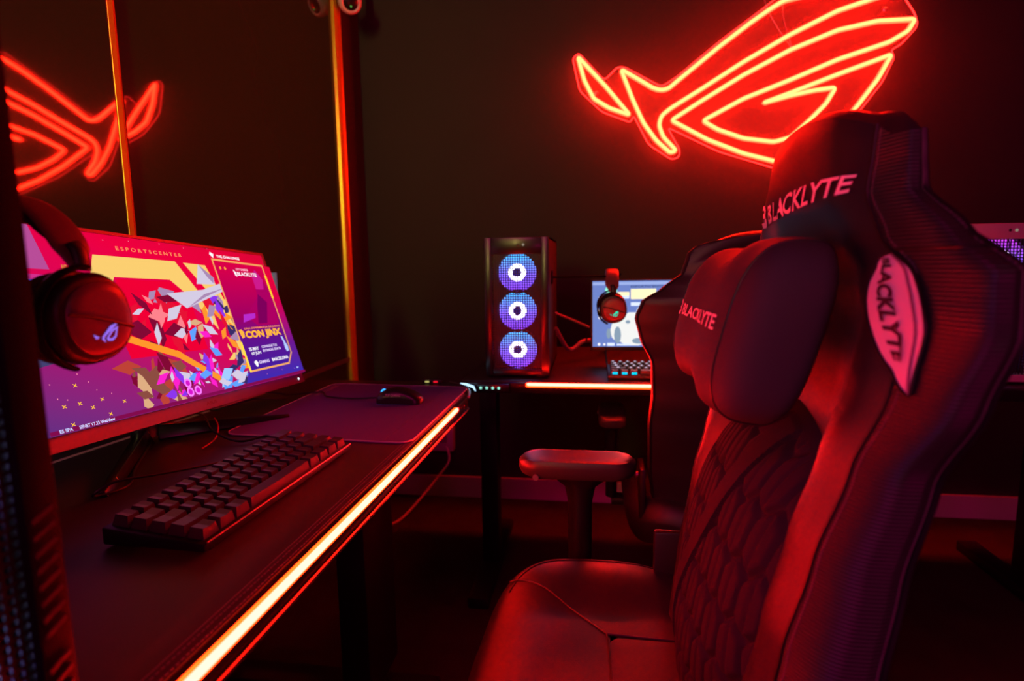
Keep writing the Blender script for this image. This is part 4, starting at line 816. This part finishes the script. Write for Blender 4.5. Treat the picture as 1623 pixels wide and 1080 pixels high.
    def PIL(a, b, kx=0.072, ky=0.198, kz=0.103):
        ca, sa = math.cos(a), math.sin(a); cb, sb = math.cos(b), math.sin(b)
        f = lambda t, e: math.copysign(abs(t)**e, t)
        y = f(sb, 0.42)*ky; r = f(cb, 0.42)
        x = -f(ca, 0.72)*r*kx; zz = f(sa, 0.62)*r*kz
        wa = 1-0.16*math.exp(-(y/0.055)**2)*(0.5+0.5*abs(sa)); zz *= wa*(1+0.10*sstep(0, 0.15, -y))
        if x < 0: x *= (1-0.05*math.exp(-(y/0.045)**2)); x -= 0.006*math.sin((y+0.2)*70)*abs(sa)**2
        else: x *= 0.55
        lean = 0.26
        return (pc[0]+x+zz*lean, pc[1]+y, pc[2]+zz-x*0.1)
    pil = part(MB().grid(lambda i, j: D(PIL(2*math.pi*i, math.pi*(j-0.5))), 64, 40), 'neck_pillow', M_velour, smooth=True, weld=True)
    for bb in (0.62, -0.62):
        part(MB().tube([D(PIL(2*math.pi*i/60, bb)) for i in range(60)], 0.0016, 6, closed=True), 'pillow_seam', M_pipe, pil, smooth=True)
    def PT(x, y, e=0.002):
        yy = 0.140-x; sb = (abs(yy)/0.198)**(1/0.42); sb = math.copysign(min(0.999, sb), yy); b_ = math.asin(sb)
        t = max(-0.95, min(0.95, (y-0.005)/0.118)); a = math.asin(math.copysign(abs(t)**(1/0.62), t)); p = PIL(a, b_); return D((p[0]-e, p[1], p[2]))
    tn = MB(); text_on(tn, 'BLACKLYTE', lambda x, y: PT(0.046+x, y), bold=0.022, fit=(0.225, 0.020)); part(tn, 'pillow_lettering', M_logo, pil)
    part(mark(lambda x, y: PT(0.004+x, y-0.003), 0.028), 'pillow_mark', M_logo, pil)
    # quilted lumbar cushion
    def LUM(i, j):
        # i, j in -1..1 over the front face
        u = i; w = j
        rr = math.sqrt(u*u+w*w); ang = math.atan2(w, u)
        m_ = max(abs(u), abs(w)); k = m_/rr if rr > 1e-6 else 1.0
        ru, rw = u*k, w*k                       # square to disc
        r = min(1.0, math.sqrt(ru*ru+rw*rw))
        yy = ru*(0.245-0.085*max(0, -rw)**1.4+0.0*rw); zz = rw*(0.225 if rw > 0 else 0.30)
        bulge = (1-r**3.2)**0.55
        px_, pz_ = yy, zz
        # groove pattern: staggered zigzag cells
        hw, hh = 0.044, 0.070; ks = hw*0.866/hh; best = []
        jr = math.floor(pz_/hh)
        for jj in (jr-1, jr, jr+1, jr+2):
            o_ = 0.5*(jj % 2); ir = math.floor(px_/hw-o_)
            for ii in (ir, ir+1): best.append(math.hypot(px_-(ii+o_)*hw, (pz_-jj*hh)*ks))
        best.sort(); d = (best[1]-best[0])*0.5
        g = math.exp(-(d/0.0028)**2) + 0.35*math.exp(-(abs(px_/hw*2-round(px_/hw*2))*hw/2/0.0022)**2)
        band = abs(px_-(0.085-0.16*sstep(-0.22, 0.24, pz_)))-0.019
        if band < 0: g = 0; rise = 0.0035
        elif band < 0.004: g = 1-band/0.004; rise = 0
        else: rise = 0
        edge = sstep(0.93, 0.86, r) if False else (1 if r < 0.93 else 0)
        x = 0.262 - 0.100*bulge + 0.0095*min(1, g)*edge - rise*edge
        zc = 0.745
        return (x+0.23*(zz), CY+yy, zc+zz)
    NL = 210 if near else 40
    lum = part(MB().grid(lambda i, j: D(LUM(2*i-1, 2*j-1)), NL, NL+40), 'lumbar_cushion', M_fabric, smooth=True)
    # seat
    sxc, shx, shy = 0.045, 0.27, 0.375
    def seat_h(x, y):
        a = abs(y-CY)/shy; h = 0.492+0.032*sstep(0.45, 0.80, a)*(1-0.5*sstep(0.05, 0.3, x)); 
        h -= 0.05*max(0, (-0.06-x)/0.165)**2.2; h -= 0.035*sstep(0.05, 0.32, x)*sstep(0.6, 1.0, a)
        return h
    def ST(r, th, base=0.43):
        e = 2/3.6; cx_ = math.copysign(abs(math.cos(th))**e, math.cos(th)); cy_ = math.copysign(abs(math.sin(th))**e, math.sin(th))
        x = sxc+cx_*r*shx; y = CY+cy_*r*shy; return x, y
    def seatfn(i, j):
        th = 2*math.pi*i
        if j <= 0.8:
            t = j/0.8; r = t; x, y = ST(r, th); h = seat_h(x, y)-0.055*max(0, (r-0.84)/0.16)**2.4
        else:
            t = (j-0.8)/0.2; x, y = ST(1-0.03*t+0.012*math.sin(math.pi*t), th); x1, y1 = ST(1, th); h = seat_h(x1, y1)-0.055-0.075*t
        return D((x, y, h))
    seat = part(MB().grid(seatfn, 96, 50), 'seat', M_leather, smooth=True, weld=True)
    def SS(x, y): return D((x, y, seat_h(x, y)+0.0005))
    for sg in (1, -1):
        pts = cr([SS(-0.165, CY+sg*0.262), SS(-0.14, CY+sg*0.258), SS(-0.09, CY+sg*0.235), SS(-0.03, CY+sg*0.185), SS(0.03, CY+sg*0.125)], 8)
        part(MB().tube(pts, 0.0018, 6), 'seat_seam', M_pipe, seat, smooth=True)
        pts = cr([SS(0.03, CY+sg*0.125), SS(0.10, CY+sg*0.120), SS(0.18, CY+sg*0.117), SS(0.26, CY+sg*0.117)], 6)
        part(MB().tube(pts, 0.0018, 6), 'seat_seam', M_pipe, seat, smooth=True)
        pts = [D((x, y, h)) for x, y, h in [(*ST(0.86, sg*math.radians(a)), seat_h(*ST(0.86, sg*math.radians(a)))-0.0003) for a in range(60, 150, 5)]]
        part(MB().tube(pts, 0.0014, 6), 'seat_seam', M_pipe, seat, smooth=True)
    part(MB().tube(cr([SS(0.03, CY+0.125), SS(0.033, CY), SS(0.03, CY-0.125)], 6), 0.0018, 6), 'seat_seam', M_pipe, seat, smooth=True)
    ins_ = MB().grid(lambda i, j: (lambda x, y: D((x, y, seat_h(x, y)+0.0035*math.sin(math.pi*i)**0.3*math.sin(math.pi*j)**0.3)))(0.035+0.21*i, CY-0.12+0.24*j), 14, 14)
    part(ins_, 'seat_insert', M_leather, smooth=True)
    part(MB().box(D((-0.13, CY-0.26, 0.345)), D((0.26, CY+0.26, 0.37))), 'seat_pan', M_plastic, bevel=0.004)
    # armrests
    for sg in (1, -1):
        yc = CY+sg*0.412
        out = rrect(-0.162, yc-0.048, 0.100, yc+0.048, 0.046, 8)
        pdm = MB(); nn = len(out); cxp, cyp = -0.031, yc; v = []
        for sc2, hz in ((0.86, 0.682), (0.96, 0.688), (1.0, 0.700), (0.99, 0.715), (0.93, 0.722), (0.80, 0.7235), (0.3, 0.7205)):
            for (x, y) in out: v.append(D((cxp+(x-cxp)*(sc2 if sc2 > 0.9 else sc2), cyp+(y-cyp)*sc2, hz)))
        pdm.add(v, [(k*nn+i, k*nn+(i+1) % nn, (k+1)*nn+(i+1) % nn, (k+1)*nn+i) for k in range(6) for i in range(nn)]+[tuple(range(nn))[::-1], tuple(6*nn+i for i in range(nn))])
        ar = part(MB(), 'armrest_pad', M_leather) if False else part(pdm, 'armrest_pad', mat('armrest_foam', lin((52, 46, 50)), 0.35, bump=0.15, bscale=700), smooth=True)
        part(MB().tube([D((-0.024, yc, z)) for z in (0.40, 0.50, 0.62, 0.655, 0.672, 0.684)], [(0.023, 0.018), (0.023, 0.018), (0.024, 0.019), (0.030, 0.024), (0.050, 0.030), (0.062, 0.034)], 16, flat=(1, 0, 0)), 'armrest_post', M_gloss, smooth=True)
        part(MB().box(D((-0.055, min(yc, CY+sg*0.25), 0.375)), D((0.01, max(yc, CY+sg*0.25), 0.40))), 'armrest_bracket', M_plastic, bevel=0.003)
        part(MB().lathe([(0.006, 0), (0.006, 0.004)], D((-0.12, yc-0.046, 0.688)), (0, -1, 0), 10), 'armrest_button', M_steel)
        # recline hinge plate and bolt
        part(MB().box(D((0.13, CY+sg*0.322-0.010, 0.40)), D((0.25, CY+sg*0.322+0.010, 0.60))), 'hinge_cover', M_plastic, bevel=0.006)
        part(MB().lathe([(0.010, 0), (0.010, 0.006), (0.006, 0.008)], D((0.20, CY+sg*0.334, 0.565)), (0, sg, 0), 14), 'hinge_bolt', M_steel, smooth=True)
    part(MB().tube([D((0.02, CY+0.350, 0.478)), D((0.06, CY+0.345, 0.478)), D((0.14, CY+0.325, 0.472)), D((0.19, CY+0.305, 0.462))], [(0.012, 0.008), (0.013, 0.009), (0.011, 0.008), (0.010, 0.008)], 10), 'recline_lever', M_gloss, smooth=True)
    # gas lift, base and castors
    zt = D((0, 0, 0.345)).z
    part(MB().lathe([(0.024, 0.09), (0.024, zt*0.62), (0.015, zt*0.63), (0.015, zt)], (0, 0, 0), (0, 0, 1), 20), 'gas_lift', M_metal, smooth=True)
    part(MB().lathe([(0.045, 0.075), (0.045, 0.12), (0.028, 0.13)], (0, 0, 0), (0, 0, 1), 24), 'base_hub', M_plastic, smooth=True)
    for k in range(5):
        a = 2*math.pi*k/5+0.5; d = Vector((math.cos(a), math.sin(a), 0))
        arm = part(MB().tube([d*0.03+Vector((0, 0, 0.10)), d*0.16+Vector((0, 0, 0.09)), d*0.29+Vector((0, 0, 0.072))], [(0.024, 0.018), (0.020, 0.014), (0.015, 0.010)], 10, flat=(-d.y, d.x, 0)), 'base_leg', M_plastic, smooth=True)
        q = Vector((-d.y, d.x, 0)); c0 = d*0.29
        part(MB().tube([c0+Vector((0, 0, 0.072)), c0+Vector((0, 0, 0.045))], 0.006, 8), 'castor_stem', M_steel, arm)
        part(MB().lathe([(0.022, -0.022), (0.028, -0.018), (0.028, -0.004), (0.020, -0.003), (0.020, 0.003), (0.028, 0.004), (0.028, 0.018), (0.022, 0.022)], c0+d*0.008+Vector((0, 0, 0.0285)), q, 18), 'castor', M_rubber, arm, smooth=True)
    root.location = (root_xy[0], root_xy[1], 0); root.rotation_euler = (0, 0, rotz)
    return root
make_chair((0.05*SCL, CY*SCL), 0.0, 0.0, 'black gaming chair in the foreground with a quilted lumbar cushion and neck pillow', True)
make_chair((0.42, 1.72), math.radians(-90), 0.085, 'black gaming chair seen from behind at the back desk, behind the foreground chair', False)
for o in bpy.data.objects:
    if '_o' in o: del o['_o']
